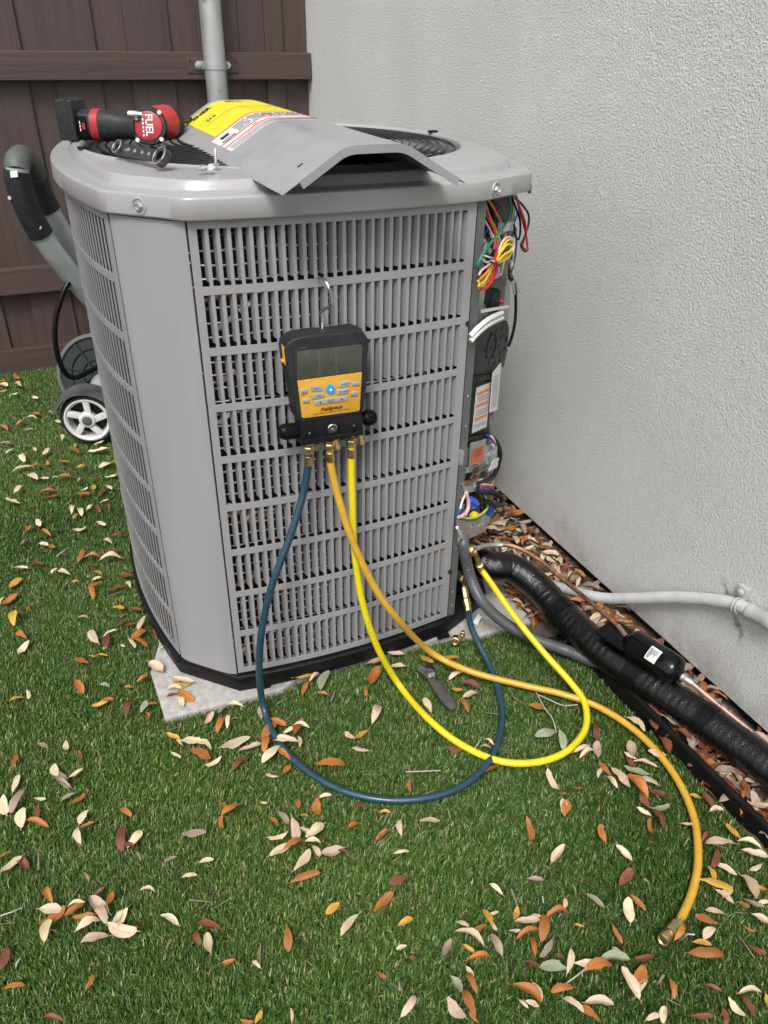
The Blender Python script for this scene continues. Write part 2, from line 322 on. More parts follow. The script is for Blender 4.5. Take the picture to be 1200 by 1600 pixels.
# steel post with strap
px = aty(336, 100, YF - 0.055).x
post = thing('fence_post', (px, YF - 0.055, 0), 'round galvanised steel fence post strapped to the upper fence rail', 'post')
MB().tube([(px, YF - 0.055, -0.05), (px, YF - 0.055, 2.1)], 0.0405, 24).build('pipe', 'pipe_zinc', post)
m = MB(); m.lathe((px, YF - 0.055, 1.085), Z, [(0, 0.0405), (0, 0.0435), (0.024, 0.0435), (0.024, 0.0405)], 24); m.build('strap', 'pipe_zinc', post)
for sx in (-1, 1):
    m = MB(); m.box((px + sx * 0.040 - 0.022, YF - 0.0165, 1.083), (px + sx * 0.040 + 0.022, YF - 0.0125, 1.111)); m.build('strap_ear', 'pipe_zinc', post, bevel=0.001)
    m = MB(); m.lathe((px + sx * 0.058, YF - 0.0165, 1.097), (0, -1, 0), [(0, 0.012), (0.003, 0.012), (0.003, 0.0085), (0.010, 0.008), (0.010, 0.005), (0.02, 0.005)], 6); m.build('bolt', 'zinc', post)
m = MB(); m.box((px - 0.098, YF - 0.0155, 1.070), (px + 0.100, YF - 0.0120, 1.124)); m.build('bracket_plate', 'rail_paint', post, bevel=0.001)
for sx in (-0.086, 0.088):
    for zz in (1.080, 1.114): m = MB(); m.lathe((px + sx, YF - 0.0155, zz), (0, -1, 0), [(0, 0.006), (0.003, 0.0055)], 8); m.build('screw_head', 'rail_paint', post)

# concrete pad and bed edging
pad = MB(); pad.prism([(-0.176, -0.020, 0.0), (0.070, -0.033, 0.0), (0.11, -0.010, 0.0), (0.50, -0.012, 0.0), (0.53, -0.040, 0.0), (0.700, -0.044, 0.0), (0.712, 0.95, 0.0), (-0.125, 0.95, 0.0), (-0.140, 0.42, 0.0), (-0.148, 0.22, 0.0), (-0.181, 0.13, 0.0)][::-1], (0, 0, -0.05))
tag(pad.build('concrete_pad', 'concrete', smooth=0, bevel=0.004), 'rough grey concrete pad under the air conditioner', 'concrete pad')
edo = thing('landscape_edging', (EDGE_X, -0.8, 0), 'black plastic edging strip between turf and the leaf filled bed', 'edging')
ed = MB(); ys = np.linspace(-1.5, -0.10, 24); pts = [Vector((EDGE_X + 0.004 * math.sin(y * 5) - 0.02 * min(0, y + 0.55), y, 0)) for y in ys]
for p, q in zip(pts[:-1], pts[1:]):
    ed.add([(p.x, p.y, -0.05), (q.x, q.y, -0.05), (q.x + 0.006, q.y, 0.026), (p.x + 0.006, p.y, 0.026), (p.x + 0.016, p.y, -0.05), (q.x + 0.016, q.y, -0.05), (q.x + 0.014, q.y, 0.024), (p.x + 0.014, p.y, 0.024)],
           [(0, 1, 2, 3), (4, 7, 6, 5), (3, 2, 6, 7)])
ed.build('strip', 'edging', edo, smooth=60)
eb = MB(); eb.tube([p + Vector((0.010, 0, 0.026)) for p in pts], 0.0065, 8); eb.build('top_bead', 'edging', edo)

# ================================================================ AIR CONDITIONER
UB = Vector((0.25, 0.43, 0.0))
unit = thing('air_conditioner', UB, 'large grey outdoor air conditioner with slotted sides and an open wiring corner', 'air conditioner')
ZT, ZB = 0.962, 0.050
def bowpt(P, Q, bow, s, off=0.0):
    P, Q = Vector(P), Vector(Q); d = Q - P; L = d.length; d /= L; nrm = Vector((d.y, -d.x)); t = 2 * s / L - 1
    k = bow * (1 - t * t); dk = bow * (-2 * t) * 2 / L
    tan = (d + nrm * dk).normalized(); nn = Vector((tan.y, -tan.x))
    return P + d * s + nrm * k + nn * off, tan, nn
F0, F1 = (-0.0144, 0.0), (0.485, 0.0); G1, G2 = (0.611, 0.056), (0.611, 0.810); B1, B0 = (0.485, 0.866), (-0.0144, 0.866); A2, A1 = (-0.115, 0.762), (-0.115, 0.102)
SIDES = [(F0, F1, 0.018), (G1, G2, 0.078), (B1, B0, 0.018), (A2, A1, 0.042)]
def outline(off=0.0, n=14, chamfer=True):
    out = []
    for P, Q, bw in SIDES:
        L = (Vector(Q) - Vector(P)).length
        for i in range(n + 1): out.append(bowpt(P, Q, bw, L * i / n, off)[0])
    return out
def bowstrip(mb, P, Q, bow, s0, s1, z0, z1, th, proud=0.0, n=None):
    n = n or max(2, int((s1 - s0) / 0.03)); a = [bowpt(P, Q, bow, s0 + (s1 - s0) * i / n, proud)[0] for i in range(n + 1)]; b = [bowpt(P, Q, bow, s0 + (s1 - s0) * i / n, proud - th)[0] for i in range(n + 1)]
    vs = [(p.x, p.y, z) for z in (z0, z1) for p in a] + [(p.x, p.y, z) for z in (z0, z1) for p in b]; m = n + 1; fs = []
    for i in range(n):
        fs += [(i, i + 1, m + i + 1, m + i), (2 * m + i + 1, 2 * m + i, 3 * m + i, 3 * m + i + 1), (m + i, m + i + 1, 3 * m + i + 1, 3 * m + i), (i + 1, i, 2 * m + i, 2 * m + i + 1)]
    fs += [(0, m, 3 * m, 2 * m), (n, 2 * m + n, 3 * m + n, m + n)]
    mb.add(vs, fs)
ROWZ = [0.949 - 0.1 * i for i in range(9)]; SLH = 0.0865
def slat_mesh(wb):
    m = MB(); m.box((0, 0, ZB), (wb, 0.0012, ZT))
    for zt in ROWZ: m.prism([(0, 0.0012, zt - SLH + 0.006), (0.0009, 0.0012, zt - SLH + 0.006), (-0.0033, 0.014, zt - SLH + 0.006), (-0.0042, 0.014, zt - SLH + 0.006)], (0, 0, SLH - 0.007))
    return m
def grille(P, Q, bow, ncol, pitch, s0, name, full=True):
    L = (Vector(Q) - Vector(P)).length; wb = pitch * 0.35; ws = pitch - wb
    fr = MB(); e = 0.0015
    bowstrip(fr, P, Q, bow, e, s0, ZB, ZT, 0.0016, 0.0004); bowstrip(fr, P, Q, bow, s0 + (ncol - 1) * pitch + ws, L - e, ZB, ZT, 0.0016, 0.0004)
    bowstrip(fr, P, Q, bow, e, L - e, 0.9495, ZT, 0.0022, 0.0008); bowstrip(fr, P, Q, bow, e, L - e, ZB, 0.0625, 0.0022, 0.0008)
    bowstrip(fr, P, Q, bow, e, L - e, 0.047, ZB + 0.001, 0.020, -0.004)
    # last column's folded tabs, on the stile
    c, tan, nn = bowpt(P, Q, bow, s0 + (ncol - 1) * pitch + ws)
    for zt in ROWZ: fr.obox((c.x - nn.x * 0.0075 - tan.x * 0.0021, c.y - nn.y * 0.0075 - tan.y * 0.0021, zt - SLH / 2), Vector((tan.x * 0.95 + nn.x * -0.31, tan.y * 0.95 - nn.y * 0.31, 0)), Vector((nn.x * 0.95 + tan.x * 0.31, nn.y * 0.95 + tan.y * 0.31, 0)), Z, 0.0005, 0.0066, SLH / 2 - 0.004)
    g = fr.build(name, 'unit_paint', unit, smooth=30)
    for i in range(8):
        z1 = ROWZ[i] - SLH; z0 = ROWZ[i + 1]
        r = MB(); bowstrip(r, P, Q, bow, s0 - 0.004, s0 + (ncol - 1) * pitch + ws + 0.004, z0, z1, 0.0022, 0.0007); r.build('rail', 'unit_paint', g, smooth=30)
    proto = None
    for i in range(ncol - 1):
        c, tan, nn = bowpt(P, Q, bow, s0 + i * pitch + ws); rz = math.atan2(tan.y, tan.x); loc = Vector((c.x, c.y, 0)) - UB
        if proto is None:
            proto = slat_mesh(wb).build('slat', 'unit_paint', None, smooth=0); proto.parent = g; proto.location = loc; proto.rotation_euler = (0, 0, rz)
        else: inst(proto, g, loc, rz)
    return g
fg = grille(F0, F1, 0.018, 28, 0.0168, 0.0144, 'front_grille')
lg = grille(A2, A1, 0.042, 36, 0.0175, 0.015, 'side_grille')
# sides that face away: bowed panels with the same rails
for (P, Q, bw), nm in ((SIDES[1], 'side_panel'), (SIDES[2], 'back_panel')):
    L = (Vector(Q) - Vector(P)).length; m = MB(); bowstrip(m, P, Q, bw, 0.125 if nm == 'side_panel' else 0.002, L - 0.002, ZB, ZT, 0.003); m.build(nm, 'unit_paint', unit, smooth=30)
# corner post panels
def corner(Pa, Pb, bul, name):
    Pa, Pb = Vector(Pa), Vector(Pb); d = (Pb - Pa); L = d.length; d /= L; nrm = Vector((d.y, -d.x)); pl = []
    n = 18
    for i in range(n + 1):
        t = i / n; k = bul * (1 - abs(2 * t - 1) ** 5)
        pl.append(Pa + d * (0.002 + (L - 0.0045) * t) + nrm * k)
    m = MB(); inn = [p - nrm * 0.002 for p in pl]
    vs = [(p.x, p.y, z) for z in (0.046, ZT - 0.001) for p in pl] + [(p.x, p.y, z) for z in (0.046, ZT - 0.001) for p in inn]; k = n + 1; fs = []
    for i in range(n): fs += [(i, i + 1, k + i + 1, k + i), (2 * k + i + 1, 2 * k + i, 3 * k + i, 3 * k + i + 1), (k + i, k + i + 1, 3 * k + i + 1, 3 * k + i)]
    m.add(vs, fs + [(0, k, 3 * k, 2 * k), (n, 2 * k + n, 3 * k + n, k + n)]); return m.build(name, 'unit_paint', unit, smooth=40)
corner(A1, F0, 0.0065, 'corner_panel'); corner(B0, A2, 0.006, 'corner_panel'); corner(G2, B1, 0.006, 'corner_panel')
# seam strip and tiny rivets between corner panel and front grille
m = MB(); m.box((-0.0172, 0.004, ZB), (-0.0125, 0.02, ZT)); m.build('seam_gap', 'dark_inside', unit, smooth=0)
for zz in (0.915, 0.90, 0.862, 0.72, 0.43, 0.14): m = MB(); m.lathe((-0.0150, 0.0015, zz), (0, -1, 0), [(0, 0.0016), (0.0012, 0.0012)], 8); m.build('rivet', 'zinc', unit)
# base pan
def loop_solid(offs, n=14):                      # offs: list of (offset, z)
    m = MB(); k = None
    for of, z in offs:
        o = outline(of, n); k = len(o); m.v += [Vector((p.x, p.y, z)) for p in o]
    for j in range(len(offs) - 1):
        for i in range(k): m.f.append((j * k + i, j * k + (i + 1) % k, (j + 1) * k + (i + 1) % k, (j + 1) * k + i))
    m.f += [tuple(range(k - 1, -1, -1)), tuple(range((len(offs) - 1) * k, len(offs) * k))]; return m
loop_solid([(0.000, 0.001), (0.006, 0.004), (0.009, 0.030), (0.009, 0.041), (0.006, 0.0445), (-0.01, 0.0455)]).build('base_pan', 'black_plastic', unit, smooth=40)
for x in (0.02, 0.455): m = MB(); m.box((x, -0.018, -0.001), (x + 0.03, 0.02, 0.006)); m.build('foot', 'black_plastic', unit, smooth=0)
# coil: a fuzzy fin wall with bright tubes in front of it
m = MB(); ins = []
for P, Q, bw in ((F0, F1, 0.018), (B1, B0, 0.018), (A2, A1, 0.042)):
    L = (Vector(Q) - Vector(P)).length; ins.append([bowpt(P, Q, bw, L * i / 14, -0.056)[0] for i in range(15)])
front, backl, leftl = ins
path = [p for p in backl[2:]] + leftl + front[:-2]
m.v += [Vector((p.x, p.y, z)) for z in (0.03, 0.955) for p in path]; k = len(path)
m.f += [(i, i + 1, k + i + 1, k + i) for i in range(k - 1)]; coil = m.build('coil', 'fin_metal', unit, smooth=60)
m = MB()
for j in range(38):
    zz = 0.062 + j * 0.0235; pp = []
    for i, p in enumerate(path):
        q = path[min(i + 1, k - 1)] - path[max(i - 1, 0)]; q.normalize(); pp.append((p.x + q.y * 0.012, p.y - q.x * 0.012, zz + 0.002 * math.sin(i * 1.3 + j)))
    m.tube(pp, 0.0021, 6)
tag(m.build('coil_tubes', 'aluminium', unit), kind='stuff')
sp = MB()                                        # spine fins: short bright wires standing off the tubes
for i in range(5200):
    t = random.random() * (k - 6) + 4; a = int(t); p = path[a].lerp(path[min(a + 1, k - 1)], t - a); q = path[min(a + 1, k - 1)] - path[a]; q.normalize()
    o = Vector((q.y, -q.x, 0)); c = Vector((p.x, p.y, 0)) + o * 0.003; zz = 0.06 + random.random() * 0.88; c.z = zz
    e = c + o * random.uniform(0.006, 0.014) + Vector((q.x, q.y, 0)) * random.uniform(-0.004, 0.004) + Z * random.uniform(-0.008, 0.008); wv = Z * 0.0006
    sp.add([c - wv, c + wv, e], [(0, 1, 2)])
tag(sp.build('spine_fins', 'zinc', unit, smooth=0), kind='stuff')
for zc, x0, x1 in ((0.832, 0.0, 0.055), (0.69, 0.0, 0.03), (0.42, 0.0, 0.035), (0.40, 0.04, 0.10), (0.255, 0.0, 0.04), (0.07, 0.002, 0.16)):
    m = MB(); m.tube(spline([(x0 - 0.02, 0.032, zc), (x0 + 0.01, 0.031, zc), (x1, 0.032, zc + 0.006), (x1 + 0.015, 0.037, zc - 0.012)], 6), 0.0048, 8); m.build('return_bend', 'copper', unit)
for zc, x0 in ((0.815, 0.075), (0.79, 0.036), (0.695, 0.03), (0.405, 0.045), (0.27, 0.05), (0.075, 0.0), (0.62, 0.02)):
    m = MB(); m.tube(spline([(x0 - 0.012, 0.034, zc - 0.008), (x0, 0.031, zc), (x0 + 0.016, 0.033, zc + 0.01)], 5), 0.0042, 8); m.build('white_pipe_clip', 'label_white', unit)
m = MB(); m.box((0.034, 0.033, 0.055), (0.0435, 0.040, 0.66)); m.build('coil_bracket', 'wire_brown', unit, smooth=0)
# lid
LC = Vector((0.262, 0.440))
ol = outline(0.0, 30)
def rayhit(th):
    d = Vector((math.cos(th), math.sin(th))); best = 1e9
    for i in range(len(ol)):
        a = ol[i] - LC; b = ol[(i + 1) % len(ol)] - LC; e = b - a; den = d.x * e.y - d.y * e.x
        if abs(den) < 1e-12: continue
        t = (a.x * e.y - a.y * e.x) / den; u = (a.x * d.y - a.y * d.x) / den
        if t > 0 and -1e-6 <= u <= 1 + 1e-6: best = min(best, t)
    return best
NT = 288; rad = np.array([rayhit(2 * math.pi * i / NT) for i in range(NT)])
def smooth_r(r, k):
    ker = np.ones(k) / k; return np.convolve(np.r_[r[-k:], r, r[:k]], ker, 'same')[k:-k]
r1 = smooth_r(rad, 2); r2 = smooth_r(smooth_r(rad, 5), 5)
RG = 0.372
rings = [(r1 + 0.004, 0.9635), (r1 + 0.013, 0.9640), (r1 + 0.0145, 0.9665), (r1 + 0.0138, 0.9925), (r1 + 0.0130, 0.9950), (r1 + 0.0112, 0.9965), (r1 + 0.0085, 0.9972), (r1 - 0.002, 0.9980), (r1 - 0.018, 0.9988)]
rc = lambda v: np.maximum(v, RG + 0.020)
rings += [(rc(r2 - 0.0205), 1.0005), (rc(r2 - 0.0235), 1.0055), (rc(r2 - 0.0265), 1.0115), (rc(r2 - 0.0295), 1.0140), (np.maximum((r2 + RG) / 2 - 0.005, RG + 0.014), 1.0165), (np.full(NT, RG + 0.011), 1.0175), (np.full(NT, RG + 0.008), 1.0195), (np.full(NT, RG + 0.004), 1.0195), (np.full(NT, RG), 1.016), (np.full(NT, RG - 0.006), 0.99), (np.full(NT, RG - 0.016), 0.94), (np.full(NT, RG - 0.016), 0.86)]
for q_ in range(8, len(rings)): rings[q_] = (np.minimum(rings[q_][0], rings[q_ - 1][0] - 0.0012) if q_ < 15 else rings[q_][0], rings[q_][1])
m = MB()
for rr, z in rings:
    for i in range(NT):
        th = 2 * math.pi * i / NT; m.v.append(Vector((LC.x + rr[i] * math.cos(th), LC.y + rr[i] * math.sin(th), z)))
for j in range(len(rings) - 1):
    for i in range(NT): m.f.append((j * NT + i, j * NT + (i + 1) % NT, (j + 1) * NT + (i + 1) % NT, (j + 1) * NT + i))
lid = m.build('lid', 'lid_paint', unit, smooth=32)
# dark gap under the lid
for xy, dr in (((-0.068, 0.048), (-0.7, -0.71)), ((0.512, 0.012), (0.47, -0.88))):
    d = Vector((dr[0], dr[1], 0)).normalized(); th = math.atan2(xy[1] - LC.y, xy[0] - LC.x); i = int(th / (2 * math.pi) * NT) % NT
    c = Vector((LC.x + (r1[i] + 0.0135) * math.cos(th), LC.y + (r1[i] + 0.0135) * math.sin(th), 0.979))
    m = MB(); m.torus(c, d, 0.0115, 0.0022, 24, 8); m.build('screw_dimple', 'lid_paint', lid)
    m = MB(); m.lathe(c, d, [(0, 0.0085), (0.002, 0.0085), (0.002, 0.0058), (0.0065, 0.0055), (0.0065, 0.0035), (0.005, 0.003)], 6); m.build('screw', 'zinc', lid)
# fan guard: concentric wires, spokes
guard = MB(); guard.torus((LC.x, LC.y, 1.012), Z, RG - 0.012, 0.0032, 96, 6); guard = guard.build('fan_guard', 'grille_wire', unit)
rr_ = RG - 0.026; zc_ = 1.0135
while rr_ > 0.05:
    m = MB(); m.torus((LC.x, LC.y, zc_ + 0.010 * (1 - (rr_ / RG) ** 2)), Z, rr_, 0.0021, 80, 5); m.build('guard_ring', 'grille_wire', guard); rr_ -= 0.0152
for i in range(8):
    a = 2 * math.pi * i / 8 + 0.12; d = Vector((math.cos(a), math.sin(a), 0)); c = Vector((LC.x, LC.y, 0))
    m = MB(); m.tube([c + d * r + Z * (1.0085 + 0.010 * (1 - (r / RG) ** 2)) for r in (0.04, 0.15, 0.25, 0.33, RG + 0.002)], 0.0034, 6); m.build('guard_spoke', 'grille_wire', guard)
    if i % 2 == 0: m = MB(); m.obox(c + d * (RG + 0.006) + Z * 1.0215, d, Z.cross(d), Z, 0.010, 0.006, 0.0025); m.build('guard_clip', 'grille_wire', guard, bevel=0.001)
m = MB(); m.lathe((LC.x, LC.y, 0.90), Z, [(0, 0.07), (0.08, 0.07), (0.095, 0.06), (0.1, 0.02)], 24); m.build('fan_motor', 'dark_steel', unit)
for i in range(3):
    a0 = 2 * math.pi * i / 3; m = MB(); N = 10; vs = []
    for j in range(N):
        t = j / (N - 1); aa = a0 + t * 1.35
        for r in (0.07, 0.2, 0.345): vs.append((LC.x + r * math.cos(aa), LC.y + r * math.sin(aa), 0.93 - 0.05 * t))
    m.add(vs, [(j * 3 + c, j * 3 + c + 1, (j + 1) * 3 + c + 1, (j + 1) * 3 + c) for j in range(N - 1) for c in (0, 1)]); m.build('fan_blade', 'machine_grey', unit, smooth=60)
# red tape on the lid corner
lr = [(LC.x + (r1[i] + 0.0150) * math.cos(2 * math.pi * i / NT), LC.y + (r1[i] + 0.0150) * math.sin(2 * math.pi * i / NT)) for i in range(NT)]
ic = max(range(NT), key=lambda i: lr[i][0] - lr[i][1] * 0.8 if lr[i][1] < 0.2 else -9)
m = MB(); ids = [(ic + k_) % NT for k_ in range(0, 9)]
m.v = [Vector((*lr[i], z)) for z in (0.958, 0.974) for i in ids] + [Vector((lr[i][0] - 0.004, lr[i][1], z)) for z in (0.958, 0.974) for i in ids]; k9 = len(ids)
for i in range(k9 - 1): m.f += [(i, i + 1, k9 + i + 1, k9 + i), (2 * k9 + i + 1, 2 * k9 + i, 3 * k9 + i, 3 * k9 + i + 1), (k9 + i, k9 + i + 1, 3 * k9 + i + 1, 3 * k9 + i), (i, i + 1, 2 * k9 + i + 1, 2 * k9 + i)]
m.build('red_tape', 'tape_red', lid)

# ---------------------------------------------------------------- open wiring corner
# flange strip beside the front grille
m = MB(); m.box((0.4868, 0.0015, 0.047), (0.5035, 0.0035, 0.964)); m.box((0.5020, 0.0035, 0.047), (0.5035, 0.05, 0.964)); flange = m.build('flange', 'dark_flange', unit, smooth=0)
for zz in (0.60, 0.535, 0.47, 0.40, 0.33, 0.235, 0.115, 0.075): m = MB(); m.lathe((0.4955, 0.0015, zz), (0, -1, 0), [(0, 0.0022), (0.0008, 0.0018)], 8); m.build('rivet', 'zinc', flange)
for zz in (0.748, 0.178): m = MB(); m.lathe((0.4815, -0.001, zz), (0, -1, 0), [(0, 0.0055), (0.0015, 0.0055), (0.0015, 0.0035), (0.005, 0.003)], 6); m.build('screw', 'dark_steel', flange)
def plate(name, px, d, t, m, parent=unit, bevel=0.0, smooth=30):
    pts = [ach(x, y, d) for x, y in px]; mb = MB(); mb.prism(pts, -CHN * t); return mb.build(name, m, parent, smooth=smooth, bevel=bevel)
def wire(name, px, r, m, parent=unit, n=7):
    mb = MB(); mb.tube(spline([ach(x, y, d) for x, y, d in px], n), r, 7); return mb.build(name, m, parent)
def chp(s, z, d): return CH0 + CHD * s + CHN * d + Z * z
# inner back of the compartment, coloured dark for the shade inside
m = MB(); m.prism([chp(-0.005, 0.36, -0.075), chp(0.178, 0.36, -0.075), chp(0.178, 0.955, -0.075), chp(-0.005, 0.955, -0.075)], -CHN * 0.003); m.build('compartment_back', 'dark_flange', unit, smooth=0)
m = MB(); m.prism([chp(-0.012, 0.045, -0.085), chp(0.178, 0.045, -0.085), chp(0.178, 0.955, -0.085), chp(-0.012, 0.955, -0.085)], -CHN * 0.003); m.build('bay_shade_sheet', 'dark_inside', unit, smooth=0)  # black sheet added so no light leaks into the open corner
m = MB(); m.prism([chp(0.170, 0.36, -0.075), chp(0.172, 0.36, -0.005), chp(0.172, 0.955, -0.005), chp(0.170, 0.955, -0.075)], CHD * 0.0025); m.build('compartment_side', 'galvanised', unit, smooth=0)
plate('mounting_strip', [(747, 432), (760, 432), (752, 520), (741, 520)], -0.02, 0.004, 'galvanised')
plate('mounting_plate', [(757, 452), (797, 436), (797, 470), (790, 540), (745, 545), (750, 480)], -0.035, 0.003, 'galvanised')
# dark relay block at the top, white connector, capacitor
plate('relay_block', [(765, 318), (800, 312), (803, 352), (768, 366)], -0.045, 0.02, 'wire_black', bevel=0.002)
plate('relay_block', [(757, 372), (792, 360), (790, 412), (757, 424)], -0.048, 0.02, 'wire_black', bevel=0.002)
plate('circuit_board', [(756, 330), (806, 318), (800, 430), (752, 440)], -0.062, 0.003, 'wire_green')
plate('connector', [(787, 349), (804, 346), (804, 359), (787, 363)], -0.005, 0.012, 'label_white', bevel=0.001)
plate('connector', [(758, 372), (770, 392), (766, 398), (754, 379)], -0.02, 0.008, 'label_white', bevel=0.001)
plate('connector', [(773, 418), (784, 412), (786, 431), (775, 436)], -0.02, 0.008, 'label_white', bevel=0.001)
c = ach(777, 470, -0.02); m = MB(); m.lathe(c - CHN * 0.03, CHN + CHD * 0.3, [(0, 0.026), (0.028, 0.026), (0.034, 0.022), (0.034, 0.012), (0.020, 0.010)], 22); cap = m.build('choke_coil', 'black_rubber', unit)
m = MB(); m.lathe(c, CHN + CHD * 0.3, [(-0.004, 0.006), (0.012, 0.005)], 10); m.build('choke_wire', 'wire_red', cap)
c = ach(763, 462, -0.03); m = MB(); m.lathe(c - CHN * 0.02, CHN, [(0, 0.018), (0.02, 0.018), (0.024, 0.012)], 18); m.build('capacitor', 'black_rubber', unit)
plate('cable_tie', [(753, 484), (795, 477), (795, 481), (753, 489)], 0.008, 0.002, 'label_white')
plate('cable_label', [(799, 440), (806, 437), (813, 458), (803, 461)], 0.010, 0.001, 'galvanised')
for off in (0, 8): wire('power_cable', [(735, 525 + off, 0.004), (748, 511 + off, 0.012), (765, 498 + off, 0.014), (784, 489 + off, 0.006)], 0.0052, 'wire_white')
# wires
WL = [('orange', [(757, 312, -.03), (764, 336, -.02), (775, 362, -.01), (778, 384, 0), (774, 404, .006), (762, 424, .010), (752, 441, .010), (748, 452, .012)], .0022),
      ('orange', [(763, 312, -.03), (776, 334, -.02), (787, 356, -.01), (789, 372, 0), (781, 392, .006), (776, 410, .010), (765, 432, .010), (755, 450, .012)], .0022),
      ('red', [(755, 330, -.02), (766, 348, -.01), (774, 366, 0), (772, 390, .004)], .0022),
      ('red', [(777, 388, .006), (773, 408, .012), (770, 428, .012), (763, 446, .012), (752, 452, .012), (747, 448, .008)], .0032),
      ('red', [(782, 386, .004), (777, 404, .012), (775, 424, .012), (766, 444, .012)], .0030),
      ('white', [(757, 344, -.01), (766, 360, -.01), (773, 376, 0), (776, 396, 0)], .0019),
      ('white', [(776, 404, .008), (782, 384, .010), (790, 372, .010), (800, 372, .010), (803, 384, .010), (797, 398, .010), (780, 410, .010)], .0020),
      ('white', [(776, 408, .006), (766, 420, .008), (757, 432, .008), (753, 440, .008), (760, 442, .008), (770, 428, .008)], .0020),
      ('white', [(752, 404, 0), (760, 410, .004), (772, 406, .006), (790, 398, .004)], .0020), ('white', [(754, 398, -.01), (764, 402, 0), (774, 404, .004)], .0018),
      ('white', [(775, 412, .006), (782, 430, 0), (786, 415, -.01), (789, 402, -.01)], .0018),
      ('yellow', [(775, 406, .010), (786, 386, .014), (794, 375, .014), (801, 378, .014), (797, 392, .014), (778, 408, .012)], .0021),
      ('yellow', [(774, 408, .012), (784, 392, .016), (793, 382, .016), (800, 386, .016), (790, 400, .016), (777, 410, .013)], .0021),
      ('yellow', [(777, 408, .014), (790, 396, .018), (799, 394, .018), (792, 404, .016), (778, 411, .013)], .0021),
      ('yellow', [(774, 410, .010), (766, 424, .012), (758, 438, .014), (750, 444, .014), (747, 438, .012)], .0022),
      ('yellow', [(772, 412, .010), (763, 428, .014), (754, 446, .014), (748, 446, .014)], .0022),
      ('yellow', [(757, 314, -.03), (762, 332, -.03), (772, 352, -.015), (780, 372, 0), (782, 384, .004)], .0019),
      ('orange', [(772, 410, .012), (760, 426, .014), (750, 436, .014)], .0022),
      ('pink', [(774, 406, .010), (764, 414, .012), (753, 422, .012), (748, 430, .010)], .0022),
      ('green', [(796, 308, -.01), (797, 326, -.005), (792, 346, .002), (780, 364, .010), (764, 382, .012), (752, 402, .010), (746, 416, .006), (749, 421, .004), (754, 414, 0), (752, 404, -.01)], .0026),
      ('red', [(806, 306, .004), (813, 326, .010), (820, 346, .014), (822, 362, .014), (817, 382, .014), (819, 388, .014), (824, 388, .014), (822, 368, .012), (818, 350, .01), (812, 330, .006), (808, 312, 0)], .0021),
      ('black', [(803, 308, -.01), (816, 320, .006), (826, 336, .012), (825, 354, .014), (818, 374, .014), (814, 384, .014), (820, 393, .014), (825, 390, .014)], .0021),
      ('black', [(800, 310, -.01), (806, 324, 0), (812, 342, .004), (813, 362, .006), (810, 374, .006), (805, 368, .004), (803, 350, 0)], .0021),
      ('blue', [(804, 316, -.01), (808, 334, -.005), (803, 350, -.005), (807, 360, -.004)], .0019),
      ('purple', [(770, 314, -.04), (786, 326, -.035), (795, 342, -.03), (790, 352, -.02)], .0018), ('brown', [(768, 316, -.04), (776, 330, -.04), (786, 344, -.035), (789, 352, -.02)], .0018),
      ('red', [(772, 336, -.03), (784, 322, -.03), (796, 316, -.02)], .0016), ('blue', [(776, 318, -.04), (772, 340, -.04), (764, 354, -.04)], .0018),
      ('black', [(792, 412, -.02), (796, 424, -.005), (800, 436, .004), (804, 446, .008), (806, 470, .008), (805, 500, .008), (801, 522, .004), (795, 540, -.01)], .0034),
      ('black', [(788, 420, -.03), (797, 430, -.02), (800, 440, -.01), (795, 430, -.03)], .0030),
      ('pink', [(790, 430, -.03), (798, 418, -.01), (800, 410, -.01), (794, 408, -.02)], .0034)]
for k in range(26):
    x0, y0 = random.uniform(758, 800), random.uniform(316, 345); x3, y3 = random.uniform(752, 796), random.uniform(380, 440)
    WL.append((random.choice(['black', 'brown', 'red', 'blue', 'purple', 'black', 'white', 'green', 'yellow', 'orange']), [(x0, y0, -.05), (x0 + random.uniform(-14, 14), y0 + 28, -.035 + random.uniform(0, .02)), (x3 + random.uniform(-16, 16), y3 - 26, -.035 + random.uniform(0, .02)), (x3, y3, -.04)], random.uniform(.0014, .0020)))
for k in range(16):
    x0, y0 = random.uniform(718, 762), random.uniform(764, 776); x3, y3 = random.uniform(716, 758), random.uniform(796, 816)
    WL.append((random.choice(['black', 'red', 'white', 'blue', 'pink', 'black', 'yellow']), [(x0, y0, -.02), (x0 + random.uniform(-10, 10), y0 + 14, -.012), (x3 + random.uniform(-10, 10), y3 - 10, -.008), (x3, y3, -.016)], random.uniform(.0016, .0024)))
for k in range(12):
    x0, y0 = random.uniform(722, 766), random.uniform(690, 706); x3, y3 = random.uniform(722, 768), random.uniform(734, 758)
    WL.append((random.choice(['black', 'red', 'blue', 'white', 'black', 'brown']), [(x0, y0, -.02), (x0 + random.uniform(-10, 10), y0 + 16, -.016), (x3 + random.uniform(-10, 10), y3 - 14, -.014), (x3, y3, -.02)], random.uniform(.0014, .0022)))
for cname, pts, r in WL: wire('wire', pts, r, 'wire_' + cname)
plate('cable_tie', [(768, 408), (783, 414), (782, 417), (767, 411)], 0.019, 0.003, 'wire_black')
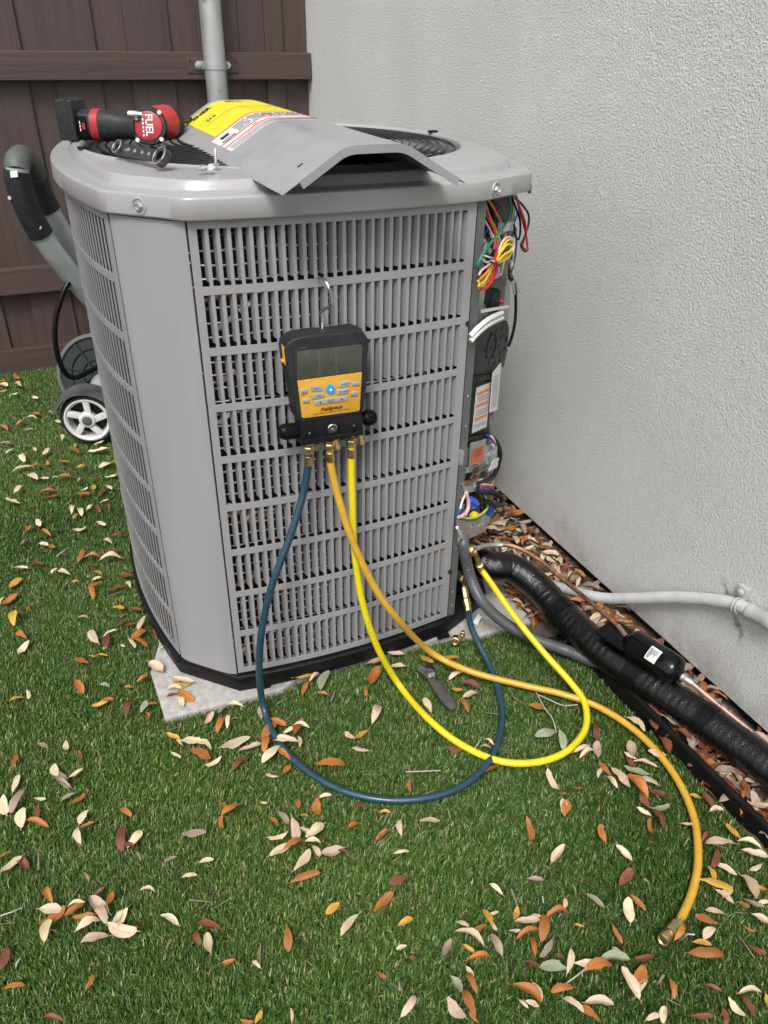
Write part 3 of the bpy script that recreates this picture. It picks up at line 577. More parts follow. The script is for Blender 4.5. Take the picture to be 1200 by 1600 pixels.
# perforated black cover with a round top
def arc(cx, cy, rx, ry, a0, a1, n): return [(cx + rx * math.cos(R(a0 + (a1 - a0) * i / n)), cy + ry * math.sin(R(a0 + (a1 - a0) * i / n))) for i in range(n + 1)]
po = [(739, 588), (741, 545)] + [(745, 528), (752, 514), (762, 505), (774, 500), (785, 499), (793, 502), (796, 512), (795, 525), (793, 548), (788, 572), (772, 580), (770, 590)]
cover = plate('perforated_cover', po, -0.004, 0.030, 'cover_black', bevel=0.002)
for hx, hy in ((767, 521), (776, 516), (785, 513), (762, 533), (773, 531), (783, 527), (757, 546), (768, 544), (779, 541), (759, 556), (771, 557), (781, 552), (764, 567), (773, 567), (781, 562), (790, 530), (788, 545)):
    c = ach(hx, hy, -0.0038); m = MB(); m.lathe(c, CHN, [(0, 0.0050), (0.0006, 0.0050)], 12); m.build('hole_ring', 'dark_inside', cover)
cpt = ach(768, 541, -0.0035); m = MB(); m.torus(cpt, CHN, 0.026, 0.0012, 28, 6); m.build('cover_rib', 'knob_black', cover)
# black box with warning label, paper sheet behind
bx = plate('control_box', [(737, 589), (769, 585), (771, 598), (764, 680), (728, 688), (731, 645)], -0.004, 0.05, 'knob_black', bevel=0.003)
plate('box_lip', [(736, 588), (770, 584), (770, 591), (736, 597)], 0.001, 0.006, 'knob_black', bx, bevel=0.0015)
plate('box_lip', [(727, 684), (764, 677), (764, 683), (729, 691)], 0.001, 0.006, 'knob_black', bx, bevel=0.0015)
lab = plate('warning_label', [(745, 606), (767.5, 597), (760, 667), (738, 677)], -0.0024, 0.001, 'label_white', bx)
for yy in (614, 633, 654):
    t = (yy - 606) / 71; plate('label_band', [(746 - 7 * t + 1, yy), (767 - 7.2 * t - 1, yy - 8), (767 - 7.2 * t - 1.5, yy - 4), (746 - 7 * t + 0.5, yy + 4.5)], -0.0019, 0.0004, 'label_orange', bx)
for k_ in range(16):
    yy = 621 + k_ * 3.1
    if 630 < yy < 641 or 651 < yy < 662: continue
    t = (yy - 606) / 71; plate('label_print', [(748 - 7 * t, yy), (765 - 7.2 * t, yy - 6.5), (765 - 7.2 * t, yy - 5.8), (748 - 7 * t, yy + 0.7)], -0.0020, 0.0003, 'faint_ink', bx)
plate('warning_mark', [(757.5, 609), (759.8, 601), (762, 607.5)], -0.0019, 0.0004, 'label_yellow', bx)
sheet_ = plate('wiring_sheet', [(770, 583), (783, 567), (783, 574), (777, 640), (765, 645), (768, 610)], 0.004, 0.001, 'label_white')
for k_ in range(14): yy = 590 + k_ * 3.6; t = (yy - 583) / 62; plate('sheet_print', [(771.5 - 4 * t, yy), (780.5 - 5 * t, yy - 5), (780.5 - 5 * t, yy - 4.4), (771.5 - 4 * t, yy + 0.6)], 0.0046, 0.0003, 'faint_ink', sheet_)
plate('connector', [(762, 652), (770, 650), (768, 664), (760, 667)], -0.01, 0.01, 'label_white', bevel=0.001)
plate('side_bracket', [(764, 650), (771, 640), (768, 680), (760, 690)], -0.02, 0.02, 'wire_black')
# clear plastic bag, orange sticker, corrugated cable
m = MB(); N = 14; gx = []
for j in range(N):
    for i in range(N):
        u, v = i / (N - 1), j / (N - 1); x = 730 + 48 * u - 6 * v; y = 700 - 8 * u + 40 * v
        gx.append(ach(x, y, -0.012 + random.uniform(-0.006, 0.008) + 0.012 * math.sin(u * 3.14) * math.sin(v * 3.14)))
m.add(gx, [(j * N + i, j * N + i + 1, (j + 1) * N + i + 1, (j + 1) * N + i) for j in range(N - 1) for i in range(N - 1)]); m.build('plastic_sleeve', 'clear_plastic', unit, smooth=80)
plate('steel_bracket', [(722, 704), (738, 700), (736, 726), (721, 728)], 0.0, 0.012, 'galvanised', bevel=0.002)
plate('sticker_back', [(736, 692), (760, 686), (757, 722), (734, 728)], 0.006, 0.002, 'galvanised')
st = plate('orange_sticker', [(740, 702), (756, 696), (754, 718), (737, 725)], 0.008, 0.0008, 'tag_orange')
for k_ in range(5): plate('sticker_print', [(741.5 - k_ * .4, 704 + k_ * 2.6), (754.5 - k_ * .3, 699 + k_ * 2.6), (754.5 - k_ * .3, 699.7 + k_ * 2.6), (741.5 - k_ * .4, 704.8 + k_ * 2.6)], 0.0086, 0.0003, 'wire_brown', st)
wire('sheathed_cable', [(764, 680, 0.0), (775, 690, 0.008), (781, 706, 0.012), (779, 724, 0.012), (772, 742, 0.01), (758, 752, 0.008), (744, 756, 0.006)], 0.0060, 'wire_black')
for yo, cn in ((0, 'blue'), (4, 'pink')): wire('wire', [(762 + yo, 680, 0.004), (769 + yo * .7, 687, 0.012), (776, 697 + yo, 0.016)], 0.0022, 'wire_' + cn)
plate('cable_tag', [(771, 719), (780, 715), (777, 730), (763, 737)], 0.020, 0.0008, 'label_white')
wire('wire', [(767, 720, 0), (760, 730, 0.006), (750, 738, 0.006), (742, 742, 0)], 0.0016, 'wire_green')
# copper tubes in the corner, zinc divider
wire('copper_tube', [(751, 720, -.004), (747, 738, 0), (741, 750, .004), (728, 755, .004), (715, 752, -.01)], 0.0062, 'copper')
wire('copper_tube', [(729, 724, -.02), (724, 738, -.02), (718, 750, -.02)], 0.0055, 'copper')
plate('dark_body', [(726, 724), (762, 716), (764, 768), (716, 778)], -0.03, 0.03, 'wire_black')
plate('divider_plate', [(722, 757), (768, 745), (772, 764), (726, 770)], 0.004, 0.002, 'zinc')
plate('serial_label', [(738, 752), (754, 747), (754, 758), (739, 762)], 0.0062, 0.0006, 'label_white')
for k_, cn in enumerate(('pink', 'red', 'blue')): wire('wire', [(750, 757 + k_ * 3, .010), (760, 757 + k_ * 3.4, .014), (768, 758 + k_ * 3.6, .012), (771, 752 + k_ * 4, .004)], 0.0026, 'wire_' + cn)
wire('main_cable', [(745, 768, .006), (760, 768, .012), (772, 770, .02), (782, 776, .03), (785, 784, .03), (776, 789, .03), (762, 784, .02)], 0.0072, 'wire_black')
wire('corrugated_sleeve', [(740, 770, 0), (748, 774, .008), (752, 782, .008), (758, 790, 0)], 0.0062, 'wire_black')
# junction compartment: wire nuts and tails
def wirenut(x, y, d, col, ax):
    c = ach(x, y, d); m = MB(); m.lathe(c, ax, [(-0.016, 0.0085), (-0.013, 0.0100), (0.004, 0.0090), (0.013, 0.0068), (0.016, 0.004)], 10); m.build('wire_nut', 'wire_' + col, unit, smooth=20)
wirenut(740, 785, .006, 'blue', CHD * 0.6 - Z * 0.6 + CHN * 0.4); wirenut(733, 787, .002, 'blue', CHD * 0.2 - Z * 0.9); wirenut(742, 805, .008, 'yellow', CHD * 0.8 - Z * 0.4); wirenut(766, 796, .012, 'blue', -CHD * 0.3 - Z)
for cn, pts, r in [('white', [(729, 768, .004), (722, 784, .008), (718, 800, .008)], .0024), ('blue', [(722, 786, .006), (718, 798, .008), (716, 808, .006)], .0028),
                   ('pink', [(728, 770, .008), (732, 784, .012), (730, 798, .014), (722, 806, .012), (716, 808, .008)], .0038), ('white', [(730, 770, .006), (734, 790, .006), (728, 806, .004)], .0019),
                   ('red', [(722, 772, 0), (720, 780, 0), (728, 776, 0)], .0024), ('lime', [(763, 786, .014), (760, 796, .016), (748, 806, .016), (734, 810, .014), (722, 808, .01)], .0028),
                   ('green', [(764, 788, .012), (760, 799, .014), (747, 809, .014), (732, 813, .012), (720, 811, .008)], .0024), ('black', [(728, 804, .002), (738, 812, .006), (752, 806, .004)], .0030),
                   ('black', [(752, 772, .002), (757, 784, .006), (758, 798, .004)], .0044), ('white', [(714, 824, .012), (718, 832, .012), (721, 840, .01)], .0032), ('brown', [(718, 816, 0), (728, 812, 0), (738, 818, 0)], .0028)]:
    wire('wire', pts, r, 'wire_' + cn)
zin = plate('junction_plate', [(714, 812), (742, 812), (770, 786), (770, 800), (758, 830), (716, 850)], 0.004, 0.0022, 'zinc')
sl_ = plate('serial_label', [(738, 813), (754, 806), (756, 818), (740, 823)], 0.0052, 0.0005, 'label_white', zin)
for k_ in range(4): plate('label_print', [(740 + k_ * .3, 814 + k_ * 2.3), (753 + k_ * .3, 808.5 + k_ * 2.3), (753 + k_ * .3, 809.2 + k_ * 2.3), (740 + k_ * .3, 814.8 + k_ * 2.3)], 0.0057, 0.0003, 'faint_ink', zin)
for x, y in ((717, 843), (748, 822), (737, 823)): c = ach(x, y, 0.0045); m = MB(); m.lathe(c, CHN, [(0, 0.0035), (0.002, 0.0025)], 8); m.build('rivet', 'zinc', zin)
plate('junction_back', [(712, 775), (770, 765), (772, 806), (714, 830)], -0.035, 0.002, 'machine_grey')
# brass service valves on the unit
def vthing(pts, rr, name, m='brass', n=10, parent=unit): mb = MB(); mb.tube(pts, rr, n); return mb.build(name, m, parent)
v0 = Vector((0.535, 0.012, 0.105))
sv = MB(); sv.lathe(v0 + Vector((-0.012, 0.02, 0.03)), (0.25, -1, 0.1), [(0, 0.013), (0.022, 0.013), (0.022, 0.010), (0.030, 0.010), (0.030, 0.0125), (0.040, 0.0125)], 6); sv.build('service_valve', 'brass', unit)
V1 = ach(738, 860, 0.03)
sv = MB(); sv.lathe(V1 + CHN * -0.03, CHN, [(0, 0.010), (0.02, 0.010), (0.022, 0.0135), (0.034, 0.0135), (0.036, 0.009), (0.036, 0.005)], 12); sv.build('service_valve', 'brass', unit, bevel=0.0008)

# ================================================================ LINES AND CONDUITS
def gpath(lst): return [atz(x, y, z) for x, y, z in lst]
suc = thing('insulated_pipe', atz(900, 985, 0), 'thick black foam insulated pipe running from the unit along the wall', 'pipe')
sp_ = spline([Vector((0.585, 0.13, 0.125))] + gpath([(765, 884, .118), (800, 888, .110), (838, 915, .085), (880, 960, .062), (940, 1016, .052), (1000, 1058, .050), (1090, 1118, .050), (1190, 1190, .050)]) + [Vector((0.862, -0.78, 0.05)), Vector((0.875, -1.1, 0.05)), Vector((0.878, -1.5, 0.05))], 10)
def rough_tube(path, r, n, amp):
    m = MB(); path2 = []; 
    L = [0]
    for a, b in zip(path[:-1], path[1:]): L.append(L[-1] + (b - a).length)
    step = 0.0045; out = []; d = 0; i = 0
    while d < L[-1] and i < len(path) - 1:
        while i < len(path) - 2 and L[i + 1] < d: i += 1
        t = (d - L[i]) / max(1e-9, L[i + 1] - L[i]); out.append(path[i].lerp(path[i + 1], t)); d += step
    rr = [r + amp * math.sin(k * 1.7) * random.uniform(0.2, 1.0) + random.uniform(-amp, amp) * 0.5 for k in range(len(out))]
    m.tube(out, rr, n); return m, out
m, sout = rough_tube(sp_, 0.0355, 36, 0.0006)
for i_, v_ in enumerate(m.v):
    c_ = sout[min(i_ // 36, len(sout) - 1)]; dv_ = (v_ - c_).normalized(); m.v[i_] = v_ + dv_ * (random.gauss(0, 0.00034) + 0.0003 * math.sin((i_ // 36) * 2.1 + 2.0 * math.sin((i_ % 36) * 0.35 + (i_ // 36) * 0.05)))
m.build('insulation', 'insulation', suc, smooth=80)
for fr_, ln in ((0.17, 8), (0.30, 9), (0.40, 7), (0.535, 26), (0.76, 30)):
    i0 = int(len(sout) * fr_); m = MB(); m.tube(sout[i0:i0 + ln], 0.0368, 26, cap=False); m.build('tape_band', 'tape_black', suc, smooth=80)

liq = thing('refrigerant_line', atz(1000, 1010, 0), 'thin copper refrigerant line with a black filter drier beside the insulated pipe', 'copper line')
lp = spline([V1 + CHN * 0.0] + gpath([(760, 853, .170), (800, 853, .160), (840, 873, .148), (880, 906, .132), (925, 943, .122), (966, 978, .114)]), 8)
m = MB(); m.tube(lp[:14], 0.0062, 10); m.build('line_stub', 'zinc', liq)
m = MB(); m.tube(lp[13:], 0.0052, 10); m.build('tube', 'copper', liq)
D0, D1 = atz(985, 1003, .108), atz(1063, 1055, .098)
da = (D1 - D0).normalized(); dl = (D1 - D0).length
m = MB(); m.tube([lp[-1], D0], 0.0055, 10); m.build('tube', 'old_copper', liq)
m = MB(); m.lathe(D0 - da * 0.004, da, [(-0.010, 0.010), (-0.004, 0.014), (0.004, 0.028), (0.012, 0.0325), (dl * 0.62, 0.0325), (dl * 0.63, 0.0335), (dl - 0.012, 0.0335), (dl - 0.002, 0.029), (dl + 0.004, 0.015), (dl + 0.008, 0.010)], 30); dr = m.build('filter_drier', 'drier_black', liq, smooth=45)
m = MB(); m.lathe(D1, da, [(0.0, 0.0095), (0.010, 0.0095), (0.012, 0.007), (0.026, 0.007), (0.028, 0.0062)], 14); m.build('flare_fitting', 'zinc', liq)
# white sticker wrapped on the drier
side = Vector((-0.55, -0.35, 0.76)); side = (side - da * side.dot(da)).normalized(); oth = da.cross(side)
m = MB(); vs = []
for a in (0.41, 0.61):
    for k_ in range(7):
        an = R(-26 + k_ * 9); vs.append(D0 + da * (dl * a) + (side * math.cos(an) + oth * math.sin(an)) * 0.0341)
m.add(vs, [(k_, k_ + 1, 8 + k_, 7 + k_) for k_ in range(6)]); m.build('sticker', 'label_white', dr, smooth=60)
for q, (a0, an0, an1) in enumerate(((0.43, -18, 20), (0.455, -18, 20), (0.48, -16, 8), (0.505, -17, 4), (0.53, -16, 8), (0.555, -17, 2))):
    m = MB(); vs = []
    for a in (a0, a0 + 0.015):
        for k_ in range(5): an = R(an0 + (an1 - an0) * k_ / 4); vs.append(D0 + da * (dl * a) + (side * math.cos(an) + oth * math.sin(an)) * 0.0346)
    m.add(vs, [(k_, k_ + 1, 6 + k_, 5 + k_) for k_ in range(4)]); m.build('sticker_print', 'ink' if q < 2 else 'faint_ink', dr)
# black wrap piece before the drier
wc = (lp[-1] + D0) / 2; m = MB(); m.obox(wc + Vector((-0.012, 0.006, -0.004)), da, da.cross(Z).normalized(), Z, 0.036, 0.034, 0.0035); m.build('foam_wrap', 'tape_black', liq, bevel=0.002)
m = MB(); m.tube(spline([D1 + da * 0.024] + gpath([(1120, 1100, .080), (1160, 1132, .068), (1200, 1166, .058)]) + [Vector((0.893, -0.72, 0.05)), Vector((0.905, -1.1, 0.045)), Vector((0.905, -1.5, 0.045))], 8), 0.0062, 10); m.build('tube', 'old_copper', liq)
c = atz(1127, 1104, .078); m = MB(); m.tube([c, atz(1134, 1111, .075)], 0.0078, 10); m.build('coupling', 'old_copper', liq)

def ribbed(path, r, name, mt, parent, step=0.0042, amp=0.0011):
    L = [0]
    for a, b in zip(path[:-1], path[1:]): L.append(L[-1] + (b - a).length)
    out = []; d = 0; i = 0
    while d < L[-1]:
        while i < len(path) - 2 and L[i + 1] < d: i += 1
        t = (d - L[i]) / max(1e-9, L[i + 1] - L[i]); out.append(path[i].lerp(path[i + 1], t)); d += step / 3
    rr = [r + (amp, 0.2 * amp, -amp)[k % 3] for k in range(len(out))]; m = MB(); m.tube(out, rr, 14); return m.build(name, mt, parent, smooth=60)
cg = thing('flexible_conduit', atz(800, 985, 0), 'dark grey flexible conduit curving from the unit under the insulated pipe', 'conduit')
ribbed(spline([ach(724, 838, 0.004), ach(725, 855, 0.014)] + gpath([(733, 895, .165), (752, 938, .115), (788, 973, .062), (840, 1000, .028), (890, 1018, .018), (935, 1035, .012)]) + [Vector((0.80, -0.20, 0.0))], 9), 0.0128, 'conduit_body', 'conduit_grey', cg, 0.004, 0.0005)
cw = thing('flexible_conduit', atz(900, 925, 0), 'pale grey ribbed conduit rising along the stucco wall to a strap', 'conduit')
wx = XW - 0.017
cpath = [Vector((0.70, 0.10, 0.05)), Vector((0.745, 0.055, 0.045))] + [atx(900, 924, 0.845), atx(940, 934, 0.878), atx(990, 935, 0.895), atx(1040, 933, 0.905), atx(1090, 935, wx), atx(1150, 944, wx), atx(1200, 970, wx)]
l_ = cpath[-1]; dd = (cpath[-1] - cpath[-2]).normalized(); cpath += [l_ + dd * 0.25 + Z * 0.02, l_ + dd * 0.7 + Z * 0.0]
ribbed(spline(cpath, 9), 0.0125, 'conduit_body', 'conduit_pale', cw, 0.0048, 0.0011)
cc = atx(1152, 945, wx); m = MB(); m.torus(cc, dd, 0.0150, 0.0022, 24, 8); m.torus(cc + dd * 0.008, dd, 0.0150, 0.0022, 24, 8); m.build('strap', 'conduit_pale', cw)
m = MB(); m.obox(cc + Z * 0.026 + Vector((0.011, 0.004, 0)), Vector((1, 0, 0)), Vector((0, 1, 0)), Z, 0.006, 0.013, 0.014); m.build('strap_ear', 'conduit_pale', cw, bevel=0.003)
m = MB(); m.lathe(cc + Z * 0.028 + Vector((0.004, 0.004, 0)), (-1, 0, 0), [(0, 0.008), (0.004, 0.007), (0.006, 0.004)], 12); m.build('strap_screw', 'conduit_pale', cw)
m = MB(); m.lathe(atx(1178, 958, wx), dd, [(-0.010, 0.0150), (-0.010, 0.0165), (0.03, 0.0165), (0.034, 0.0185), (0.05, 0.0185)], 18); m.build('coupling', 'conduit_pale', cw)

# ================================================================ HOSES AND GAUGE
YG = -0.068
def hosefit(p, ax, parent, scale=1.0, nut=True):
    m = MB(); s = scale; m.lathe(p, ax, [(0, 0.0085 * s), (0.002, 0.0098 * s), (0.013, 0.0098 * s), (0.015, 0.0078 * s)], 16 if not nut else 6); m.build('nut', 'brass', parent, smooth=25)
    m = MB(); m.lathe(Vector(p) + Vector(ax).normalized() * 0.0145, ax, [(0, 0.0066 * s), (0.004, 0.0066 * s), (0.005, 0.0079 * s), (0.022, 0.0079 * s), (0.023, 0.0070 * s)], 16); m.build('ferrule', 'brass', parent)
HR = 0.0071
def hose(name, label, mt, pts, base, ends=True):
    t = thing(name, base, label, 'hose'); m = MB(); P = spline(pts, 10); m.tube(P, HR, 14); m.build('hose_body', mt, t, smooth=80); return t, P
# teal
G = 0.0045
tp = [aty(482, 703, -0.058), aty(481, 728, -0.058), aty(473, 775, -0.062), aty(452, 842, -0.075), aty(425, 915, -0.085), aty(409, 985, -0.088), aty(405, 1050, -0.083)] + gpath([(412, 1105, .02), (430, 1150, G), (468, 1195, G), (530, 1233, G), (605, 1250, G), (680, 1244, G), (735, 1220, G), (770, 1180, G), (784, 1130, G), (780, 1085, G + .002), (765, 1040, .02), (745, 1000, .045), (735, 975, .06), (732, 955, .066)])
th_, P = hose('refrigerant_hose', 'dark teal hose hanging from the gauge in a big loop on the turf', 'teal_hose', tp, atz(605, 1250, 0))
hosefit(aty(482, 697, -0.058), aty(482, 720, -0.058) - aty(482, 697, -0.058), th_)
e0 = P[-1]; dz = (atz(722, 900, .118) - e0); dn = dz.normalized()
m = MB(); m.lathe(e0 - dn * 0.004, dn, [(0, 0.0078), (0.018, 0.0078), (0.019, 0.0095), (0.032, 0.0095), (0.033, 0.006), (0.036, 0.0088), (0.060, 0.0088), (0.061, 0.005), (0.074, 0.005), (0.075, 0.0098), (0.092, 0.0098), (0.094, 0.006)], 8); m.build('shutoff_fitting', 'brass', th_, smooth=25)
# amber
ap = [aty(516, 700, -0.062), aty(516, 722, -0.062), aty(528, 775, -0.072), aty(548, 838, -0.090), aty(582, 912, -0.110), aty(620, 966, -0.125)] + gpath([(672, 1018, .05), (735, 1049, .026), (815, 1070, .014), (880, 1085, .010), (940, 1107, .006), (1000, 1148, G), (1050, 1205, G), (1082, 1270, G), (1091, 1335, G), (1083, 1390, G), (1062, 1440, G + .002)])
ah, P = hose('refrigerant_hose', 'amber yellow hose with a loose brass end lying on the turf', 'amber_hose', ap, atz(1085, 1290, 0))
hosefit(aty(515, 692, -0.062), aty(516, 716, -0.062) - aty(515, 692, -0.062), ah)
e0 = P[-1]; e1 = atz(1022, 1487, .012); dn = (e1 - e0).normalized()
m = MB(); m.lathe(e0 - dn * 0.006, dn, [(0, 0.0072), (0.012, 0.0076), (0.013, 0.0098), (0.036, 0.0098), (0.037, 0.0062), (0.043, 0.0062)], 8); m.build('valve_body', 'brass', ah, smooth=25)
m = MB(); m.lathe(e0 + dn * 0.036, dn + Vector((-0.1, 0.0, 0.1)), [(0, 0.0080), (0.003, 0.0105), (0.014, 0.0110), (0.015, 0.0085), (0.013, 0.0070)], 22); m.build('coupler', 'brass', ah, smooth=25)
sd_ = dn.cross(Z).normalized(); c = e0 + dn * 0.026 - sd_ * 0.013
m = MB(); m.tube([c + sd_ * 0.004, c - sd_ * 0.004, c - sd_ * 0.006 - dn * 0.014 + Z * 0.003, c - sd_ * 0.014 - dn * 0.022 + Z * 0.004], 0.0016, 6); m.build('valve_lever', 'steel', ah)
# bright yellow
yp = [aty(549, 690, -0.055), aty(549, 715, -0.055), aty(550, 770, -0.060), aty(553, 850, -0.075), aty(566, 940, -0.095), aty(590, 1012, -0.110), aty(625, 1072, -0.125)] + gpath([(668, 1122, .014), (720, 1163, G), (780, 1189, G), (838, 1191, G), (885, 1174, G), (914, 1140, G), (914, 1100, .012), (893, 1068, .025), (850, 1020, .055), (805, 965, .095), (770, 915, .13), (752, 890, .15)])
yh, P = hose('refrigerant_hose', 'bright yellow hose curling back from the turf up to the brass valve', 'yellow_hose', yp, atz(838, 1191, 0))
hosefit(aty(549, 686, -0.055), aty(549, 712, -0.055) - aty(549, 686, -0.055), yh)
e0 = P[-1]; dn = (V1 + CHN * 0.004 - e0); ln = dn.length; dn.normalize()
m = MB(); m.lathe(e0 - dn * 0.012, dn, [(0, 0.0076), (0.014, 0.0076), (0.015, 0.0048), (0.022, 0.0048), (0.023, 0.0100), (0.040, 0.0100), (0.041, 0.006), (max(0.045, ln + 0.010), 0.006)], 8); m.build('end_fitting', 'brass', yh, smooth=25)
# printed text along the bright yellow hose
for pa, pb in ((44, 50), (56, 63), (150, 156), (166, 174)):
    if pb < len(P):
        a, b = P[pa], P[pb]; t = (b - a).normalized(); vw = (CAM - a).normalized(); sdv = vw.cross(t).normalized(); out_ = t.cross(sdv).normalized()
        if out_.dot(vw) < 0: out_ = -out_
        for q in range(pa, pb, 1):
            c = P[q]; tt = (P[q + 1] - P[q]).normalized(); oo = (out_ - tt * out_.dot(tt)).normalized(); s2 = oo.cross(tt)
            m = MB(); m.obox(c + oo * (HR + 0.00005) , tt, s2, oo, 0.0012, 0.0007, 0.00025); m.build('print_mark', 'wire_brown', yh)

gauge = thing('manifold_gauge', aty(516, 600, -0.045), 'yellow and black digital refrigerant gauge hooked on the front grille', 'gauge')
FY = Vector((0, -1, 0))
def gpl(pxs, Y): return [aty(x, y, Y) for x, y in pxs]
def gplate(name, pxs, Y, t, mt, parent=gauge, bevel=0.0, bseg=2, smooth=35): m = MB(); m.prism(gpl(pxs, Y), (0, t, 0)); return m.build(name, mt, parent, smooth=smooth, bevel=bevel, bseg=bseg)
body = gplate('body', [(446, 548), (449, 537), (459, 530), (480, 525), (500, 523), (530, 521), (558, 516), (569, 519), (576, 530), (577, 545), (574, 560), (575, 585), (572, 615), (569, 642), (553, 652), (500, 662), (472, 664), (464, 655), (460, 625), (455, 600), (449, 572)], YG, 0.042, 'black_rubber', bevel=0.005, bseg=3)
gplate('bezel_lip', [(458, 549), (462, 545.5), (565, 531), (570, 534), (569, 560), (565, 643), (562, 646), (473, 660), (469, 657), (462, 600)], YG - 0.0012, 0.004, 'black_rubber', bevel=0.001)
gplate('screen', [(464, 551), (467, 549), (563, 538), (566, 540), (565.4, 580.5), (464.8, 594)], YG - 0.0020, 0.003, 'screen', bevel=0.0003)
for xa, ya, xb, yb in ((498, 547, 500, 588), (524, 544, 525.5, 585)): gplate('screen_line', [(xa, ya), (xa + .7, ya), (xb + .7, yb), (xb, yb)], YG - 0.0022, 0.0004, 'faint_ink')
face = gplate('face_plate', [(464.9, 595), (565.5, 581.3), (562, 640), (560, 642.5), (475, 653.5), (471.8, 652)], YG - 0.0021, 0.003, 'yellow_face', bevel=0.0003)
def button(pxs, mt='button_grey'): return gplate('button', pxs, YG - 0.0040, 0.003, mt, bevel=0.0006)
Zc = lambda X, Y: (420 + X / 6.667, 500 + Y / 6.667)
for pl in ([(435, 683), (545, 692), (562, 728), (550, 742), (443, 746)], [(450, 770), (570, 763), (580, 795), (570, 806), (460, 824), (452, 800)], [(740, 648), (835, 626), (848, 640), (840, 684), (735, 706), (726, 690)], [(722, 730), (826, 708), (836, 722), (826, 762), (716, 780), (708, 764)],
           [(473, 850), (500, 840), (805, 794), (822, 805), (816, 838), (500, 888), (480, 880)]): button([Zc(*p) for p in pl])
for (x, y) in ((372, 740), (390, 840), (908, 660), (895, 764)): button([Zc(x + 39 * math.cos(R(a)) ** 1, y - 3 * math.cos(R(a)) + 19 * math.sin(R(a))) for a in range(0, 360, 30)])
bb = button([Zc(644 + 47 * math.cos(R(a)), 725 + 54 * math.sin(R(a))) for a in range(0, 360, 20)], 'blue_button')
gplate('power_dot', [Zc(647 + 13 * math.cos(R(a)), 729 + 15 * math.sin(R(a))) for a in range(0, 360, 30)], YG - 0.0046, 0.0005, 'white_ink', bb)
Xd = Vector((1, 0, 0)); Yp = YG - 0.0023
def gtext(s, size, X, Y, m='ink', yy=Yp, bold=0.0, shear=0.0, align='CENTER', parent=face):
    x, y = Zc(X, Y); return text(s, size, aty(x, y, yy), Xd, Z, m, parent, 'lettering', align, 0.0004, bold, 1.0, shear)
gtext('Fieldpiece', 0.0098, 652, 935, bold=0.00022, shear=0.25)
gtext('Digital Refrigerant Manifold / Vacuum Gauge', 0.0036, 650, 960, bold=0.00003, shear=0.2)
gtext('SELECT', 0.0036, 648, 842, yy=YG - 0.0042); gtext('ENTER', 0.0026, 650, 860, yy=YG - 0.0042)
gtext('MENU', 0.0042, 498, 722, yy=YG - 0.0042); gtext('UNITS', 0.0040, 516, 798, yy=YG - 0.0042); gtext('ALARM', 0.0040, 790, 674, yy=YG - 0.0042); gtext('VACUUM', 0.0040, 774, 752, yy=YG - 0.0042)
for (x, y, sg) in ((538, 862, 1), (760, 826, -1)): gplate('arrow_mark', [Zc(x - 15, y - 7 * sg), Zc(x + 15, y - 10 * sg), Zc(x, y + 9 * sg)], YG - 0.0043, 0.0004, 'ink', face)
for (x, y, w_) in ((366, 772, 34), (352, 788, 20), (393, 870, 40), (907, 690, 42), (895, 797, 44)): gplate('caption', [Zc(x - w_, y - 2), Zc(x + w_, y - 8), Zc(x + w_, y - 1), Zc(x - w_, y + 5)], Yp - 0.0002, 0.0004, 'faint_ink', face)
gtext('LOW', 0.006, 345, 305, 'faint_ink', YG - 0.0004, parent=body); gtext('HIGH', 0.006, 918, 235, 'faint_ink', YG - 0.0004, parent=body)
gplate('side_latch', [Zc(150, 265), Zc(172, 290), Zc(185, 380), Zc(178, 480), Zc(160, 450), Zc(140, 440), Zc(165, 420)], YG + 0.008, 0.012, 'yellow_face', bevel=0.0006)
blk = gplate('valve_block', [Zc(330, 1085), Zc(972, 980), Zc(990, 1195), Zc(345, 1310)], YG - 0.004, 0.036, 'block_black', bevel=0.002)
gplate('block_ledge', [Zc(338, 1262), Zc(988, 1150), Zc(990, 1197), Zc(345, 1312)], YG - 0.0062, 0.010, 'block_black', blk, bevel=0.0015)
for (xa, ya, xb, yb, yc) in ((325, 1150, 100, 1170, -0.052), (975, 1030, 1120, 1005, -0.052)):
    a, b = aty(*Zc(xa, ya), yc), aty(*Zc(xb, yb), yc); d = (b - a); L = d.length; d.normalize(); m = MB()
    m.lathe(a, d, [(-0.004, 0.008), (0.002, 0.008), (0.003, 0.0125), (0.006, 0.0135), (L - 0.010, 0.0135), (L - 0.004, 0.0120), (L - 0.001, 0.008)], 20); k_ = m.build('valve_knob', 'knob_black', gauge, smooth=45)
    X_ = d.cross(Z).normalized(); Y_ = d.cross(X_)
    for g_ in range(10):
        a_ = 2 * math.pi * g_ / 10; o_ = X_ * math.cos(a_) + Y_ * math.sin(a_); m = MB(); m.tube([a + d * 0.007 + o_ * 0.0132, a + d * (L - 0.009) + o_ * 0.0132], 0.0013, 6); m.build('grip_rib', 'knob_black', k_)
c = aty(*Zc(660, 1130), YG - 0.004); m = MB(); m.lathe(c + Vector((0, 0.002, 0)), FY, [(0, 0.0090), (0.0035, 0.0090), (0.0045, 0.0078), (0.0045, 0.0058), (0.0030, 0.0054)], 26); sg = m.build('sight_glass', 'steel', gauge)
m = MB(); m.lathe(c + Vector((0, -0.0012, 0)), FY, [(0, 0.0053), (0.001, 0.0050)], 20); m.build('glass', 'screen', sg); m = MB(); m.lathe(c + Vector((0, -0.0022, 0)), FY, [(0, 0.0022), (0.0006, 0.0020)], 14); m.build('indicator', 'zinc', sg)
